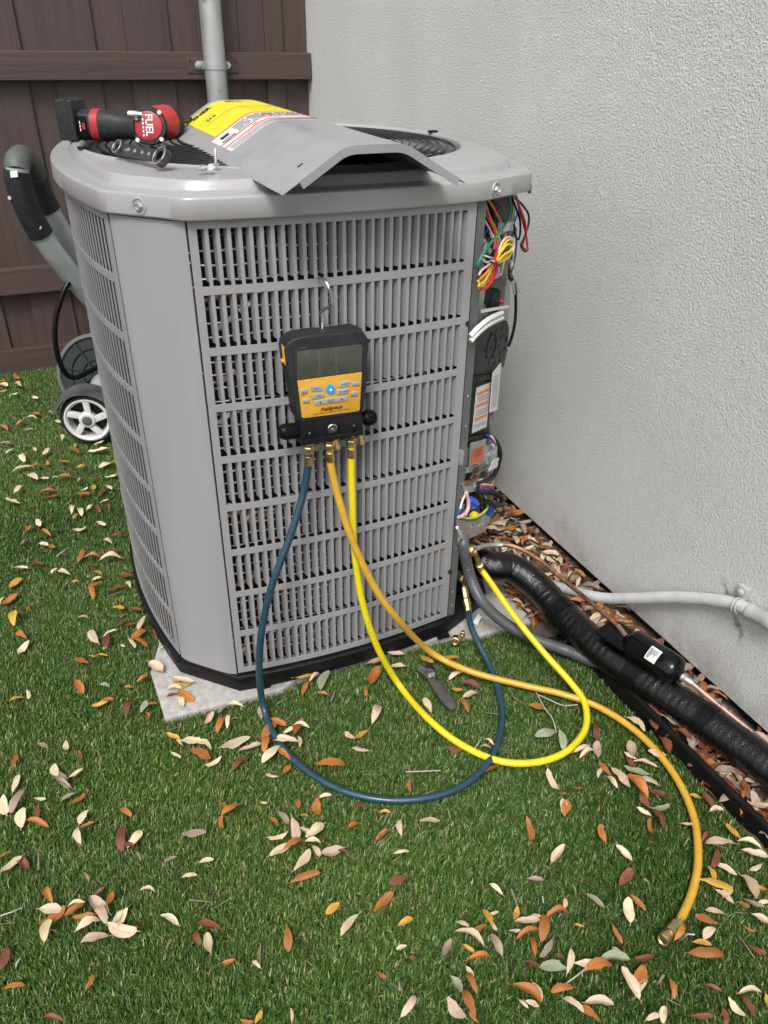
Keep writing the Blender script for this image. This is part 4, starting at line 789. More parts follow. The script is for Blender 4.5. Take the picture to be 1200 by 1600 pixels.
for (x, y) in ((425, 1178), (888, 1100)): c = aty(*Zc(x, y), YG - 0.004); m = MB(); m.lathe(c, FY, [(0, 0.0016), (0.001, 0.0012)], 8); m.build('set_screw', 'zinc', blk)
# ports under the block
for (xa, yy) in ((482, -0.058), (515, -0.062), (549, -0.055)):
    a = aty(xa, 680 if xa < 500 else (676 if xa < 530 else 672), yy); m = MB(); m.lathe(a, (0, 0, -1), [(-0.01, 0.007), (0.012, 0.007), (0.013, 0.0098), (0.018, 0.0098)], 14); m.build('port', 'brass', gauge)
for (xa, yy, y0) in ((525, -0.066, 690), (563, -0.058, 682)):
    a = aty(xa, y0, yy); m = MB(); m.lathe(a, (0.12, -0.2, -1), [(-0.006, 0.0046), (0.006, 0.0046), (0.0065, 0.0056), (0.014, 0.0056), (0.015, 0.004)], 12); m.build('spare_port', 'brass', gauge)
hk = spline([aty(504, 530, -0.040), aty(503, 500, -0.034), aty(500, 489, -0.034), aty(506, 484, -0.040), aty(515, 477, -0.050), aty(517, 466, -0.052), aty(513, 448, -0.050), aty(507, 437, -0.040), aty(499, 434, -0.026), aty(496, 433, 0.0)], 7)
m = MB(); m.tube(hk, 0.0027, 8); m.build('hook', 'steel', gauge)

# ================================================================ THINGS ON THE LID
V = [0.2451, -0.1153, 1.07, -0.0467, 0.0193, -0.0004, 0.0969, 0.0941, 0.059, 0.6881, 0.1069]
ax_ = Vector((math.sin(V[3]) * math.cos(V[4]), math.cos(V[3]) * math.cos(V[4]), math.sin(V[4]))); bx_ = ax_.cross(Z).normalized(); cx_ = bx_.cross(ax_)
po_ = Vector(V[0:3]); wm, wl, hh, LL = V[7], V[6], V[8], V[9]; wr = V[10]
ap_ = thing('access_panel', po_ + ax_ * 0.3 - Z * 0.05, 'bent grey metal access panel with yellow and white labels lying on the lid', 'metal panel')
def profile(n=6, rr=0.018):
    K = [(-wm / 2 - wl, -hh), (-wm / 2, 0), (wm / 2, 0), (wm / 2 + wr, -hh)]; out = [Vector(K[0])]
    for i in (1, 2):
        p0, p1, p2 = Vector(K[i - 1]), Vector(K[i]), Vector(K[i + 1]); a = p1 + (p0 - p1).normalized() * rr; b = p1 + (p2 - p1).normalized() * rr
        for k in range(n + 1): t = k / n; out.append(a * (1 - t) ** 2 + p1 * (2 * t * (1 - t)) + b * t * t)
    out.append(Vector(K[3])); return out
PR = profile(); ln_ = [0]
for a, b in zip(PR[:-1], PR[1:]): ln_.append(ln_[-1] + (b - a).length)
def pp(s, t, lift=0.0):                          # s along the profile, t along the panel
    i = 0
    while i < len(PR) - 2 and ln_[i + 1] < s: i += 1
    u = (s - ln_[i]) / (ln_[i + 1] - ln_[i]); q = PR[i].lerp(PR[i + 1], u); d = (PR[i + 1] - PR[i]).normalized(); nn = Vector((-d.y, d.x)); q = q + nn * lift
    return po_ + bx_ * q.x + cx_ * q.y + ax_ * t
def psheet(s0, s1, t0, t1, lift, th, name, mt, parent, n=26, skew=0.0):
    ss = sorted(set([s0 + (s1 - s0) * i / n for i in range(n + 1)] + [x for x in ln_ if s0 < x < s1])); m = MB(); k = len(ss)
    for lf in (lift, lift - th):
        for t in (t0, t1): m.v += [pp(s, t, lf) for s in ss]
    for i in range(k - 1): m.f += [(i, i + 1, k + i + 1, k + i), (2 * k + i + 1, 2 * k + i, 3 * k + i, 3 * k + i + 1), (i + 1, i, 2 * k + i, 2 * k + i + 1), (k + i, k + i + 1, 3 * k + i + 1, 3 * k + i)]
    m.f += [(0, k, 3 * k, 2 * k), (k - 1, 3 * k - 1, 4 * k - 1, 2 * k - 1)]; return m.build(name, mt, parent, smooth=30)
ST = ln_[-1]
psheet(0, ST, 0.0, LL, 0.0, 0.0012, 'sheet', 'unit_paint', ap_, 40)
psheet(0.030, ST - 0.012, -0.0012, 0.0, 0.0003, 0.0115, 'front_lip', 'unit_paint', ap_, 40)
psheet(0.004, ST - 0.004, LL, LL + 0.0012, 0.0003, 0.010, 'back_lip', 'unit_paint', ap_, 40)
lb = psheet(0.038, 0.245, LL - 0.245, LL - 0.02, 0.0006, 0.0004, 'energy_label', 'label_yellow', ap_)
wl_ = psheet(0.026, 0.285, LL - 0.375, LL - 0.247, 0.0006, 0.0004, 'warning_label', 'label_white', ap_)
for t0 in (LL - 0.250, LL - 0.318, LL - 0.343): psheet(0.026, 0.285, t0, t0 + 0.007, 0.0009, 0.0003, 'label_stripe', 'label_red', wl_)
for k in range(5):
    t0 = LL - 0.372 + k * 0.0052
    psheet(0.032, 0.27, t0, t0 + 0.0016, 0.0009, 0.0003, 'label_print', 'faint_ink', wl_)
for k in range(7):
    t0 = LL - 0.306 + k * 0.0072; s0_ = 0.070
    while s0_ < 0.272:
        w_ = random.uniform(0.008, 0.03); psheet(s0_, min(s0_ + w_, 0.275), t0, t0 + 0.0032, 0.0009, 0.0003, 'label_print', 'faint_ink', wl_, 4); s0_ += w_ + 0.004
psheet(0.033, 0.060, LL - 0.30, LL - 0.262, 0.0009, 0.0003, 'label_symbol', 'label_white', wl_, 4); psheet(0.038, 0.056, LL - 0.288, LL - 0.272, 0.0011, 0.0003, 'label_symbol', 'ink', wl_, 4)
for k in range(3): psheet(0.033, 0.062, LL - 0.312 + k * 0.006, LL - 0.310 + k * 0.006, 0.0011, 0.0003, 'label_print', 'ink', wl_, 4)
psheet(0.05, 0.235, LL - 0.145, LL - 0.1435, 0.0009, 0.0003, 'label_rule', 'faint_ink', lb); psheet(0.058, 0.082, LL - 0.098, LL - 0.0968, 0.0009, 0.0003, 'label_rule', 'faint_ink', lb, 4)
d1 = (pp(0.09, LL) - pp(0.03, LL)).normalized()
text('ENER', 0.030, pp(0.050, LL - 0.052), d1, ax_, 'ink', lb, 'lettering', 'LEFT', 0.0012, 0.0012, 0.62)
d2 = (pp(0.20, LL) - pp(0.135, LL)).normalized()
text('GYGUIDE', 0.030, pp(0.128, LL - 0.050), d2, ax_, 'ink', lb, 'lettering', 'LEFT', 0.0012, 0.0012, 0.55)
text('24.0', 0.022, pp(0.060, LL - 0.125), d1, ax_, 'ink', lb, 'lettering', 'LEFT', 0.0012, 0.0003, 0.6)
for s_, t_ in ((0.055, 0.05), (0.095, 0.36)): m = MB(); a = pp(s_, t_, 0.0005); m.obox(a, d1, ax_, d1.cross(ax_), 0.0045, 0.0016, 0.0004); m.build('slot_hole', 'dark_inside', ap_)

# right-angle cordless tool
LZ = 1.0205
tool = thing('cordless_tool', aty(170, 210, 0.52), 'red and black right angle cordless driver lying on the lid', 'power tool')
b0 = aty(122, 190, 0.560); h0 = aty(214, 194, 0.500); hd = (h0 - b0).normalized(); hl = (h0 - b0).length; hu = Vector((0, 0, 1)); hu = (hu - hd * hu.dot(hd)).normalized(); hs_ = hd.cross(hu)
bc = aty(101, 181, 0.566); bz0 = LZ - 0.004
battery = MB(); battery.obox(bc + Z * ((bz0 + 0.045) - bc.z), hd, hs_, Z, 0.0205, 0.036, 0.0445); battery = battery.build('battery', 'tool_black', tool, bevel=0.006, bseg=3)
battery2 = MB(); battery2.obox(bc + Z * ((bz0 + 0.045) - bc.z) + hd * 0.004, hd, hs_, Z, 0.004, 0.0372, 0.0460); battery2.build('battery_seam', 'black_rubber', battery, bevel=0.002)
def oval(name, prof, mt, parent, n=20):          # (along, half height, half width)
    m = MB()
    for a, ry, rz in prof:
        for k in range(n):
            an = 2 * math.pi * k / n; ca, sa = math.cos(an), math.sin(an); p = 2.6; rr_ = (abs(ca) ** p + abs(sa) ** p) ** (-1 / p)
            m.v.append(b0 + hd * a + hu * (sa * rr_ * ry) + hs_ * (ca * rr_ * rz))
    for j in range(len(prof) - 1):
        for k in range(n): m.f.append((j * n + k, j * n + (k + 1) % n, (j + 1) * n + (k + 1) % n, (j + 1) * n + k))
    m.f += [tuple(range(n - 1, -1, -1)), tuple(range((len(prof) - 1) * n, len(prof) * n))]; return m.build(name, mt, parent, smooth=40)
oval('handle', [(-0.008, .034, .030), (0.03, .035, .031), (0.055, .035, .031), (0.075, .034, .030), (hl * .7, .030, .027), (hl * .9, .028, .027), (hl + 0.01, .031, .030)], 'tool_black', tool)
oval('red_band', [(0.026, .0340, .0300), (0.027, .0362, .0322), (0.045, .0362, .0322), (0.046, .0340, .0300)], 'tool_red', tool)
pc = b0 + hd * 0.010 - hs_ * 0.0320
if (CAM - pc).dot(hs_) > 0: pc = b0 + hd * 0.010 + hs_ * 0.0320
pn = (pc - b0 - hd * 0.010).normalized(); m = MB(); m.obox(pc, hd, hu, pn, 0.011, 0.022, 0.0012); m.build('badge_plate', 'knob_black', tool, bevel=0.001)
for dz_, w_ in ((0.008, 0.006), (0.0, 0.007), (-0.008, 0.005)): m = MB(); m.obox(pc + pn * 0.0014 + hu * dz_ - hd * 0.004, hd, hu, pn, 0.001, 0.003, 0.0004); m.build('badge_mark', 'white_ink', tool)
m = MB(); m.obox(pc + pn * 0.0014 + hd * 0.004, hd, hu, pn, 0.0035, 0.007, 0.0004); m.build('badge_mark', 'tool_red', tool)
dc = aty(238, 192, 0.462); fn = Vector((-0.42, -0.88, 0.16)).normalized()
m = MB(); m.lathe(dc - fn * 0.03, fn, [(0, 0.034), (0.006, 0.042), (0.026, 0.043), (0.030, 0.040), (0.030, 0.033), (0.028, 0.0325)], 30); m.build('gear_case', 'tool_black', tool, smooth=40)
m = MB(); m.lathe(dc - fn * 0.002, fn, [(0, 0.0325), (0.003, 0.0320), (0.0036, 0.0305)], 30); disc = m.build('red_disc', 'tool_red', tool)
ddn = Vector((0, 0, -1)); ddn = (ddn - fn * ddn.dot(fn)).normalized(); rd = ddn.cross(fn)
text('FUEL', 0.0235, dc + fn * 0.0020 - ddn * 0.026 + rd * 0.004, ddn, ddn.cross(Vector((0,0,0))) if False else fn.cross(ddn), 'white_ink', disc, 'lettering', 'LEFT', 0.0004, 0.0004, 0.95)
for k in range(6): m = MB(); m.obox(dc + fn * 0.0022 - ddn * (0.022 - k * 0.0085) - fn.cross(ddn) * 0.010, ddn, fn.cross(ddn), fn, 0.0026, 0.0016, 0.0003); m.build('disc_mark', 'white_ink', disc)
for an in (0.7, 2.3, 3.9, 5.5): m = MB(); o_ = ddn * math.cos(an) + rd * math.sin(an); m.lathe(dc - fn * 0.004 + o_ * 0.0405, fn, [(0, 0.0055), (0.005, 0.005), (0.005, 0.003)], 8); m.build('case_screw', 'zinc', tool)
md = Vector((0.86, 0.50, 0.04)).normalized(); mc = dc - fn * 0.012 + md * 0.010 + Z * 0.003
m = MB(); m.lathe(mc, md, [(0, 0.036), (0.012, 0.0395), (0.040, 0.0395), (0.050, 0.037), (0.053, 0.030)], 26); m.build('motor_housing', 'tool_red', tool, smooth=40)
m = MB(); m.lathe(mc + md * 0.046, md, [(0, 0.0385), (0.006, 0.0400), (0.014, 0.038), (0.018, 0.028)], 26); m.build('rubber_ring', 'tool_black', tool)
sc = aty(214, 169, 0.478); m = MB(); m.lathe(sc - hd * 0.014, hd + Vector((0, 0, -0.02)), [(0, 0.0075), (0.020, 0.0075), (0.022, 0.0062), (0.032, 0.0062)], 16); m.build('square_drive', 'zinc', tool); m = MB(); m.lathe(sc + Z * -0.012 + hd * 0.004, Z, [(0, 0.011), (0.006, 0.009)], 14); m.build('drive_collar', 'dark_steel', tool)
# hidden far end of the tool: bit holder resting on the guard
bh = aty(280, 187, 0.53); m = MB(); m.lathe(mc + md * 0.060, md, [(0, 0.012), (0.02, 0.012), (0.024, 0.008), (0.05, 0.008)], 14); m.build('bit_holder', 'dark_steel', tool)

tool.scale = (0.86, 0.86, 0.80); tool.location.x += 0.003; tool.location.z = LZ - 0.80 * (LZ - tool.location.z) + 0.001

# ratcheting ring wrench
r0, r1_ = atz(181, 244, LZ + 0.004), atz(247, 259, LZ + 0.004); rwd = (r1_ - r0); rwl = rwd.length; rwd.normalize(); tilt = Vector((-rwd.y, rwd.x, 0)); rn = (Z * 0.62 - tilt * 0.78 * (1 if tilt.y > 0 else -1)).normalized(); rs_ = rn.cross(rwd)
rw = thing('ratchet_wrench', (r0 + r1_) / 2, 'short black double ring ratchet wrench on the lid beside the fan guard', 'wrench')
lift_ = rs_ * (0.014 if rs_.z > 0 else -0.014)
A_, B_ = r0 + lift_, r1_ + lift_
m = MB(); m.obox((A_ + B_) / 2, rwd, rs_, rn, rwl / 2 - 0.010, 0.0095, 0.0035); m.build('shank', 'dark_steel', rw, bevel=0.002)
for c, r in ((A_, 0.0115), (B_, 0.0145)):
    m = MB(); m.lathe(c - rn * 0.006, rn, [(0, r - 0.0065), (0, r - 0.001), (0.002, r), (0.010, r), (0.012, r - 0.001), (0.012, r - 0.0065), (0.006, r - 0.0075), (0, r - 0.0065)], 24); m.build('ring_head', 'dark_steel', rw, smooth=30)
    m = MB(); m.torus(c + rn * 0.0065, rn, r - 0.0005, 0.0010, 26, 6); m.build('ring_edge', 'steel', rw)
for k in (-0.42, -0.15, 0.15, 0.42): m = MB(); m.lathe((A_ + B_) / 2 + rwd * (rwl * 0.5 * k * 1.15) + rn * 0.0035, rn, [(0, 0.0033), (0.001, 0.003)], 10); m.build('rivet', 'steel', rw)
# three screws
for (x, y, ax, lbl) in ((314, 263, (1, 0.2, 0.05), 'small hex screw lying on its side, left of the three on the lid'), (330, 262, (-0.3, -1, 0.15), 'small hex screw lying head towards the viewer on the lid'), (338, 262, (0.05, 0.05, 1), 'small hex screw standing on its head against the access panel')):
    c = atz(x, y, LZ + (0.005 if ax[2] < 0.5 else 0.0)); s = thing('screw', c, lbl, 'screw', 'screws on the lid'); d = Vector(ax).normalized()
    if ax[2] < 0.5:
        m = MB(); m.lathe(c - d * 0.008, d, [(0, 0.0024), (0.010, 0.0024)], 8); m.build('shank', 'zinc', s); m = MB(); m.lathe(c + d * 0.002, d, [(0, 0.0062), (0.0014, 0.0062), (0.0014, 0.0044), (0.006, 0.0044)], 6); m.build('head', 'zinc', s)
    else:
        m = MB(); m.lathe(c, d, [(0, 0.0044), (0.005, 0.0044), (0.005, 0.0062), (0.0064, 0.0062)], 6); m.build('head', 'zinc', s); m = MB(); m.lathe(c + Z * 0.006, d, [(0, 0.0024), (0.018, 0.0022), (0.022, 0.0006)], 8); m.build('shank', 'zinc', s)

# ================================================================ MACHINE BEHIND THE UNIT
mc_ = thing('wheeled_machine', (-0.10, 1.38, 0), 'wheeled garden machine with thick grey tube handle and white spoked wheel behind the unit', 'garden machine')
WR = 0.090; wc = Vector((-0.178, 1.36, WR - 0.004)); wax = Vector((-0.30, -0.95, 0.0)).normalized()
m = MB(); m.lathe(wc - wax * 0.022, wax, [(0, WR - 0.016), (0.002, WR - 0.006), (0.010, WR), (0.034, WR), (0.042, WR - 0.006), (0.044, WR - 0.016), (0.022, WR - 0.020), (0, WR - 0.016)], 40); whl = m.build('wheel', 'tyre', mc_, smooth=40)
m = MB(); m.lathe(wc - wax * 0.016, wax, [(0, WR - 0.026), (0, WR - 0.014), (0.038, WR - 0.014), (0.040, WR - 0.019), (0.034, WR - 0.026), (0, WR - 0.026)], 40); m.build('rim', 'rim_white', whl, smooth=30)
wX = wax.cross(Z).normalized(); wY = wX.cross(wax)
m = MB(); m.lathe(wc + wax * 0.0, wax, [(0, 0.028), (0.020, 0.028), (0.026, 0.022)], 24); m.build('hub', 'rim_white', whl); m = MB(); m.lathe(wc + wax * 0.024, wax, [(0, 0.0165), (0.005, 0.016), (0.007, 0.012)], 22); m.build('hub_cap', 'machine_grey', whl)
m = MB(); m.lathe(wc - wax * 0.018, wax, [(0, WR - 0.03), (0.004, WR - 0.03)], 30); m.build('wheel_back', 'dark_inside', whl)
for k in range(5):
    a = 2 * math.pi * k / 5 + 0.5; o1 = wX * math.cos(a) + wY * math.sin(a); o2 = wax.cross(o1); m = MB()
    pts = [wc + wax * 0.006 + o1 * 0.022 - o2 * 0.013, wc + wax * 0.006 + o1 * 0.022 + o2 * 0.008, wc + wax * 0.006 + o1 * (WR - 0.022) + o2 * 0.020, wc + wax * 0.006 + o1 * (WR - 0.022) - o2 * 0.002]
    m.prism(pts, wax * 0.014); m.build('spoke', 'rim_white', whl, bevel=0.002)
# fender
m = MB(); vs = []
for k in range(15):
    a = R(20 + k * 10); o1 = wX * math.cos(a) + Z * math.sin(a)
    for w_ in (-0.035, 0.040):
        for rr_ in (WR + 0.008, WR + 0.020): vs.append(wc + o1 * rr_ + wax * w_)
m.add(vs, [f for k in range(14) for f in ((4 * k, 4 * k + 4, 4 * k + 6, 4 * k + 2), (4 * k + 1, 4 * k + 3, 4 * k + 7, 4 * k + 5), (4 * k + 2, 4 * k + 6, 4 * k + 7, 4 * k + 3), (4 * k, 4 * k + 1, 4 * k + 5, 4 * k + 4))] + [(0, 2, 3, 1), (56, 57, 59, 58)])
m.build('fender', 'machine_grey', mc_, smooth=50)
# ribbed round cover behind the wheel
rc_ = aty(152, 585, 1.50); rax = Vector((-0.35, -0.80, 0.30)).normalized(); rX = rax.cross(Z).normalized(); rY = rX.cross(rax)
m = MB(); m.lathe(rc_ - rax * 0.03, rax, [(0, 0.130), (0.020, 0.140), (0.034, 0.140), (0.036, 0.128), (0.026, 0.124)], 48); m.build('round_cover', 'machine_grey', mc_, smooth=35)
m = MB(); m.lathe(rc_ - rax * 0.006, rax, [(0, 0.125), (0.003, 0.125)], 40); dk = m.build('cover_disc', 'machine_rib', mc_)
for k in range(8):
    a = 2 * math.pi * k / 8 + 0.2; o1 = rX * math.cos(a) + rY * math.sin(a); m = MB(); m.obox(rc_ + o1 * 0.07, o1, rax.cross(o1), rax, 0.055, 0.0018, 0.006); m.build('rib', 'machine_rib', dk)
for r_ in (0.05, 0.09): m = MB(); m.torus(rc_ + rax * 0.001, rax, r_, 0.003, 36, 6); m.build('ring_rib', 'machine_rib', dk)
m = MB(); m.lathe(rc_ - rX * 0.02 - rY * 0.04, rax, [(0, 0.045), (0.02, 0.04), (0.035, 0.028)], 24); m.build('motor_cap', 'machine_tube', mc_)
m = MB(); m.lathe(rc_ - rax * 0.16 - Z * 0.01, rax, [(0, 0.10), (0.10, 0.125), (0.13, 0.128)], 32); m.build('housing', 'machine_grey', mc_)
m = MB(); m.lathe(Vector((-0.12, 1.55, 0.075)), wax, [(0, 0.065), (0.002, 0.075), (0.04, 0.075), (0.042, 0.065)], 30); m.build('wheel', 'tyre', mc_)
m = MB(); m.tube([Vector((-0.10, 1.34, 0.08)), Vector((0.30, 1.60, 0.10))], 0.012, 10); m.build('axle', 'dark_steel', mc_)
m = MB(); m.obox((0.10, 1.55, 0.13), Vector((1, 0, 0)), Vector((0, 1, 0)), Z, 0.20, 0.12, 0.06); m.build('chassis', 'machine_grey', mc_, bevel=0.01)
# tube handle
t1 = spline([aty(27, 262, 1.27), aty(29, 285, 1.27), aty(45, 330, 1.28), aty(72, 378, 1.30), aty(112, 430, 1.33), aty(165, 492, 1.38), aty(230, 560, 1.45)], 8)
t2 = spline([aty(52, 268, 1.42), aty(62, 300, 1.42), aty(88, 348, 1.43), aty(120, 398, 1.45), aty(165, 455, 1.50), aty(230, 530, 1.56)], 8)
for t in (t1, t2): m = MB(); m.tube(t, 0.0315, 18); m.build('handle_tube', 'machine_tube', mc_)
m = MB(); m.tube([p for p in t1[2:23]], [0.0350] * 21, 20); m.build('grip_sleeve', 'black_rubber', mc_)
m = MB(); m.tube([p for p in t2[2:14]], [0.0350] * 12, 20); m.build('grip_sleeve', 'black_rubber', mc_)
m = MB(); m.tube(spline([t1[3], t1[0] + Z * 0.012 + Vector((0.004, 0.02, 0)), (t1[0] + t2[0]) / 2 + Z * 0.030, t2[0] + Z * 0.008 + Vector((0, -0.02, 0)), t2[3]], 8), 0.0335, 18); m.build('handle_loop', 'machine_grey', mc_)
for (x, y) in ((63, 356), (16, 310)): c = aty(x, y, 1.25); m = MB(); m.lathe(c + Vector((0, 0.01, 0)), (-0.3, -1, 0.1), [(0, 0.006), (0.006, 0.005)], 10); m.build('screw_head', 'zinc', mc_)
c = aty(22, 272, 1.235); m = MB(); m.obox(c, Vector((0.9, -0.4, 0.1)).normalized(), Vector((0.1, 0.2, 0.97)).normalized(), Vector((-0.4, -0.9, 0.2)).normalized(), 0.010, 0.008, 0.001); m.build('sticker', 'label_white', mc_)
m = MB(); m.tube(spline([aty(116, 430, 1.32), aty(100, 455, 1.30), aty(87, 500, 1.28), aty(88, 545, 1.27), aty(100, 580, 1.27), aty(118, 590, 1.28), aty(150, 575, 1.32), aty(190, 560, 1.36)], 9), 0.0080, 10); m.build('hose', 'knob_black', mc_)

# ================================================================ SMALL THINGS ON THE GROUND
# adjustable wrench
wa, wb_ = atz(674, 1062, .008), atz(708, 1108, .008); wd = (wb_ - wa); wl2 = wd.length; wd.normalize(); ws_ = wd.cross(Z); 
aw = thing('adjustable_wrench', (wa + wb_) / 2, 'adjustable wrench with dark grip and steel jaw lying on the turf', 'wrench')
def wp(a, s, z): return wa + wd * a + ws_ * s + Z * z
m = MB(); n_ = 14
for a, hw, hz in ((-0.002, .0085, .005), (0.006, .0105, .0068), (0.03, .0125, .0080), (wl2 * .55, .0135, .0085), (wl2 * .85, .0135, .0082), (wl2 * .96, .0105, .0070), (wl2 + .003, .0055, .0045)):
    for k in range(n_): an = 2 * math.pi * k / n_; m.v.append(wp(a, math.cos(an) * hw, 0.003 + math.sin(an) * hz))
for j in range(6):
    for k in range(n_): m.f.append((j * n_ + k, j * n_ + (k + 1) % n_, (j + 1) * n_ + (k + 1) % n_, (j + 1) * n_ + k))
m.f += [tuple(range(n_ - 1, -1, -1)), tuple(range(6 * n_, 7 * n_))]; m.build('handle', 'grip', aw, smooth=50)
def wpoly(pts, z0, z1): m = MB(); m.prism([wp(a, s, z0) for a, s in pts], Z * (z1 - z0)); return m
wpoly([(0.004, -.007), (0.004, .008), (-0.010, .012), (-0.022, .015), (-0.034, .016), (-0.046, .010), (-0.047, .003), (-0.040, .002), (-0.030, -.001), (-0.024, -.013), (-0.012, -.016)], -0.001, 0.008).build('fixed_jaw', 'steel', aw, bevel=0.0012)
wpoly([(-0.024, -.013), (-0.029, -.002), (-0.034, -.004), (-0.044, -.010), (-0.046, -.016), (-0.034, -.020), (-0.026, -.019)], 0.000, 0.007).build('movable_jaw', 'dark_steel', aw, bevel=0.001)
m = MB(); m.lathe(wp(-0.009, -0.008, 0.008), ws_, [(0, .0045), (0.013, .0045)], 12); kn = m.build('adjusting_screw', 'dark_steel', aw)
for k in range(5): m = MB(); m.torus(wp(-0.009, -0.0068 + k * 0.0027, 0.008), ws_, 0.0046, 0.0007, 16, 5); m.build('thread', 'steel', kn)
# brass caps
for (x, y, s, lbl) in ((712, 999, 1.0, 'larger brass flare cap on the turf beside the base pan'), (723, 989, 0.6, 'smaller brass cap by the base pan next to a larger one')):
    c = atz(x, y, .008); d = Vector((-0.55, -0.75, 0.25)).normalized(); t = thing('brass_cap', c, lbl, 'brass cap'); m = MB(); m.lathe(c, d, [(-0.010 * s, .008 * s), (-0.008 * s, .0095 * s), (0.004 * s, .0095 * s)], 6); m.build('hex', 'brass', t, smooth=20)
    m = MB(); m.lathe(c + d * 0.004 * s, d, [(0, .0075 * s), (0.002 * s, .0105 * s), (0.009 * s, .0105 * s), (0.010 * s, .008 * s), (0.006 * s, .007 * s)], 16); m.build('collar', 'brass', t)
# paper tag at the foot of the corner
c = atz(746, 968, .012); t = MB(); t.obox(c, Vector((0.6, 0.2, 0.75)).normalized(), Vector((0.5, -0.8, -0.2)).normalized(), Vector((-0.5, -0.5, 0.6)).normalized(), 0.012, 0.006, 0.0004)
tg = thing('paper_tag', c, 'small white paper tag lying by the foot of the open corner', 'tag'); t.build('paper', 'label_white', tg)
# twigs
def twig(pts, lbl, leaves=()):
    t = thing('twig', atz(pts[0][0], pts[0][1], 0), lbl, 'twig', 'fallen twigs'); m = MB(); m.tube(spline(gpath([(x, y, .008 + (0.006 if 0 < i < len(pts) - 1 else 0)) for i, (x, y) in enumerate(pts)]), 5), 0.0011, 6); m.build('stem', 'twig', t); return t
tw = twig([(838, 1082), (852, 1108), (863, 1122), (869, 1143)], 'pale thin twig carrying two grey green leaves inside the yellow loop')
m = MB(); m.tube(spline(gpath([(842, 1086, .012), (860, 1094, .014), (880, 1102, .012), (903, 1101, .010)]), 5), 0.0011, 6); m.build('side_stem', 'twig', tw)
twig([(634, 1206), (660, 1205), (688, 1204)], 'straight straw coloured twig on turf inside the teal loop')
twig([(741, 1170), (748, 1160), (753, 1151)], 'tiny white twig lying across the bright yellow hose')
twig([(1020, 1452), (1010, 1458), (985, 1466)] if False else [(884, 1537), (902, 1524), (922, 1508)], 'pale stalk among the leaves near the loose hose end')
twig([(0, 1431), (18, 1425), (35, 1418)], 'brown stick at the left edge of the turf')
twig([(88, 869), (98, 862), (108, 856)], 'thin pale stick on turf left of the unit')
b_ = atz(849, 1411, .010); m = MB(); m.tube([b_, b_ + Vector((0.004, 0.009, 0.003))], 0.0012, 6); bo = m.build('plastic_scrap', 'button_grey'); tag(bo, 'tiny pale blue plastic scrap on the turf', 'scrap')

# ================================================================ LEAVES
LEAVES = []
def addl(txt, ox, oy, sc):
    for e in txt.split():
        x, y, a, l, c = e.split(','); LEAVES.append((ox + float(x) / sc, oy + float(y) / sc, float(a), float(l) / sc, c))
addl("""20,105,30,50,o 15,125,20,40,c 80,88,30,30,o 90,130,40,50,p 10,155,-10,40,p 62,172,-20,40,c 165,188,30,25,c 205,118,0,30,b 130,138,-10,30,b 235,85,0,20,b 163,257,10,45,o 150,285,5,50,c 100,305,-15,50,o 130,330,0,45,t 238,262,30,30,t 268,298,20,28,c 15,325,20,40,o 287,372,80,25,c 338,405,-40,35,y 45,432,-25,40,c 25,400,-5,55,t 108,465,70,40,c 210,437,-50,45,c 268,432,10,30,b 340,437,20,70,o 165,428,60,25,c 460,400,-20,50,c 455,433,-5,90,c 490,493,-30,70,c 512,545,-5,55,c 520,487,0,35,o 185,463,0,60,b 290,483,5,55,o 225,487,60,25,y 375,507,-15,45,y 100,515,-15,90,p 170,510,-5,80,o 155,552,30,60,p 205,562,0,45,c 300,553,-5,65,o 255,562,-10,40,c 372,568,-30,30,c 85,615,-40,45,c 225,622,-10,70,o 235,640,-5,70,b 390,607,-20,35,c 430,600,80,30,y 380,633,-10,75,o 465,628,-60,45,b 507,605,40,38,c 60,665,15,60,c 485,667,-30,40,c 343,713,-70,45,c 373,715,70,40,c 352,735,-60,30,y 417,693,-45,40,c 460,697,70,35,b 502,697,60,28,b 232,745,-30,30,b 177,765,60,32,c 130,793,-40,45,o 468,768,20,45,c 370,790,-3,70,c 208,825,20,60,o 203,866,10,45,c 240,877,30,40,o 105,855,-60,35,t 550,823,-15,65,b 502,860,30,55,c 373,917,-70,65,o 428,925,-5,70,o 520,900,-5,90,b 512,938,-8,90,p 178,950,20,55,b 430,957,10,45,b 100,973,3,65,c 255,985,-40,50,c 298,1002,20,60,c 450,1010,10,50,o 450,1024,-15,50,c 75,1040,-35,65,y 440,1052,-20,60,o 350,1040,-20,40,y 423,1092,70,55,o 540,1068,-15,75,b 597,1053,60,35,c 590,1010,0,70,b 45,1118,-30,80,o 10,1130,-60,40,c 135,1170,-50,35,o 547,1160,15,60,y 635,1165,5,60,b 62,1215,80,70,y 103,1285,35,55,o 112,1342,-55,80,c 440,1292,60,75,p 510,1275,-30,75,c 570,1228,-30,70,b 618,1228,-15,80,b 660,1235,-60,70,p 640,1285,-30,80,o 610,1320,50,55,c 655,1325,30,70,o 495,1320,-80,70,b 490,1345,-50,30,p 715,1285,70,60,b 750,1345,-30,40,c 570,1335,30,25,c 380,1405,25,70,o 472,1385,0,60,y 425,1387,10,30,y 385,1213,-5,60,t 725,1440,40,90,p 850,1490,15,130,p 840,1505,10,90,y 810,1540,-5,70,p 800,1565,-5,70,b 860,1565,30,80,o 845,1590,80,60,c 367,1522,60,65,o 485,1520,10,50,g 660,1493,-30,60,o 600,1528,0,40,y 130,1562,80,45,c 80,1585,-10,80,y 500,1590,-5,60,o""", 0, 560, 2.9625)
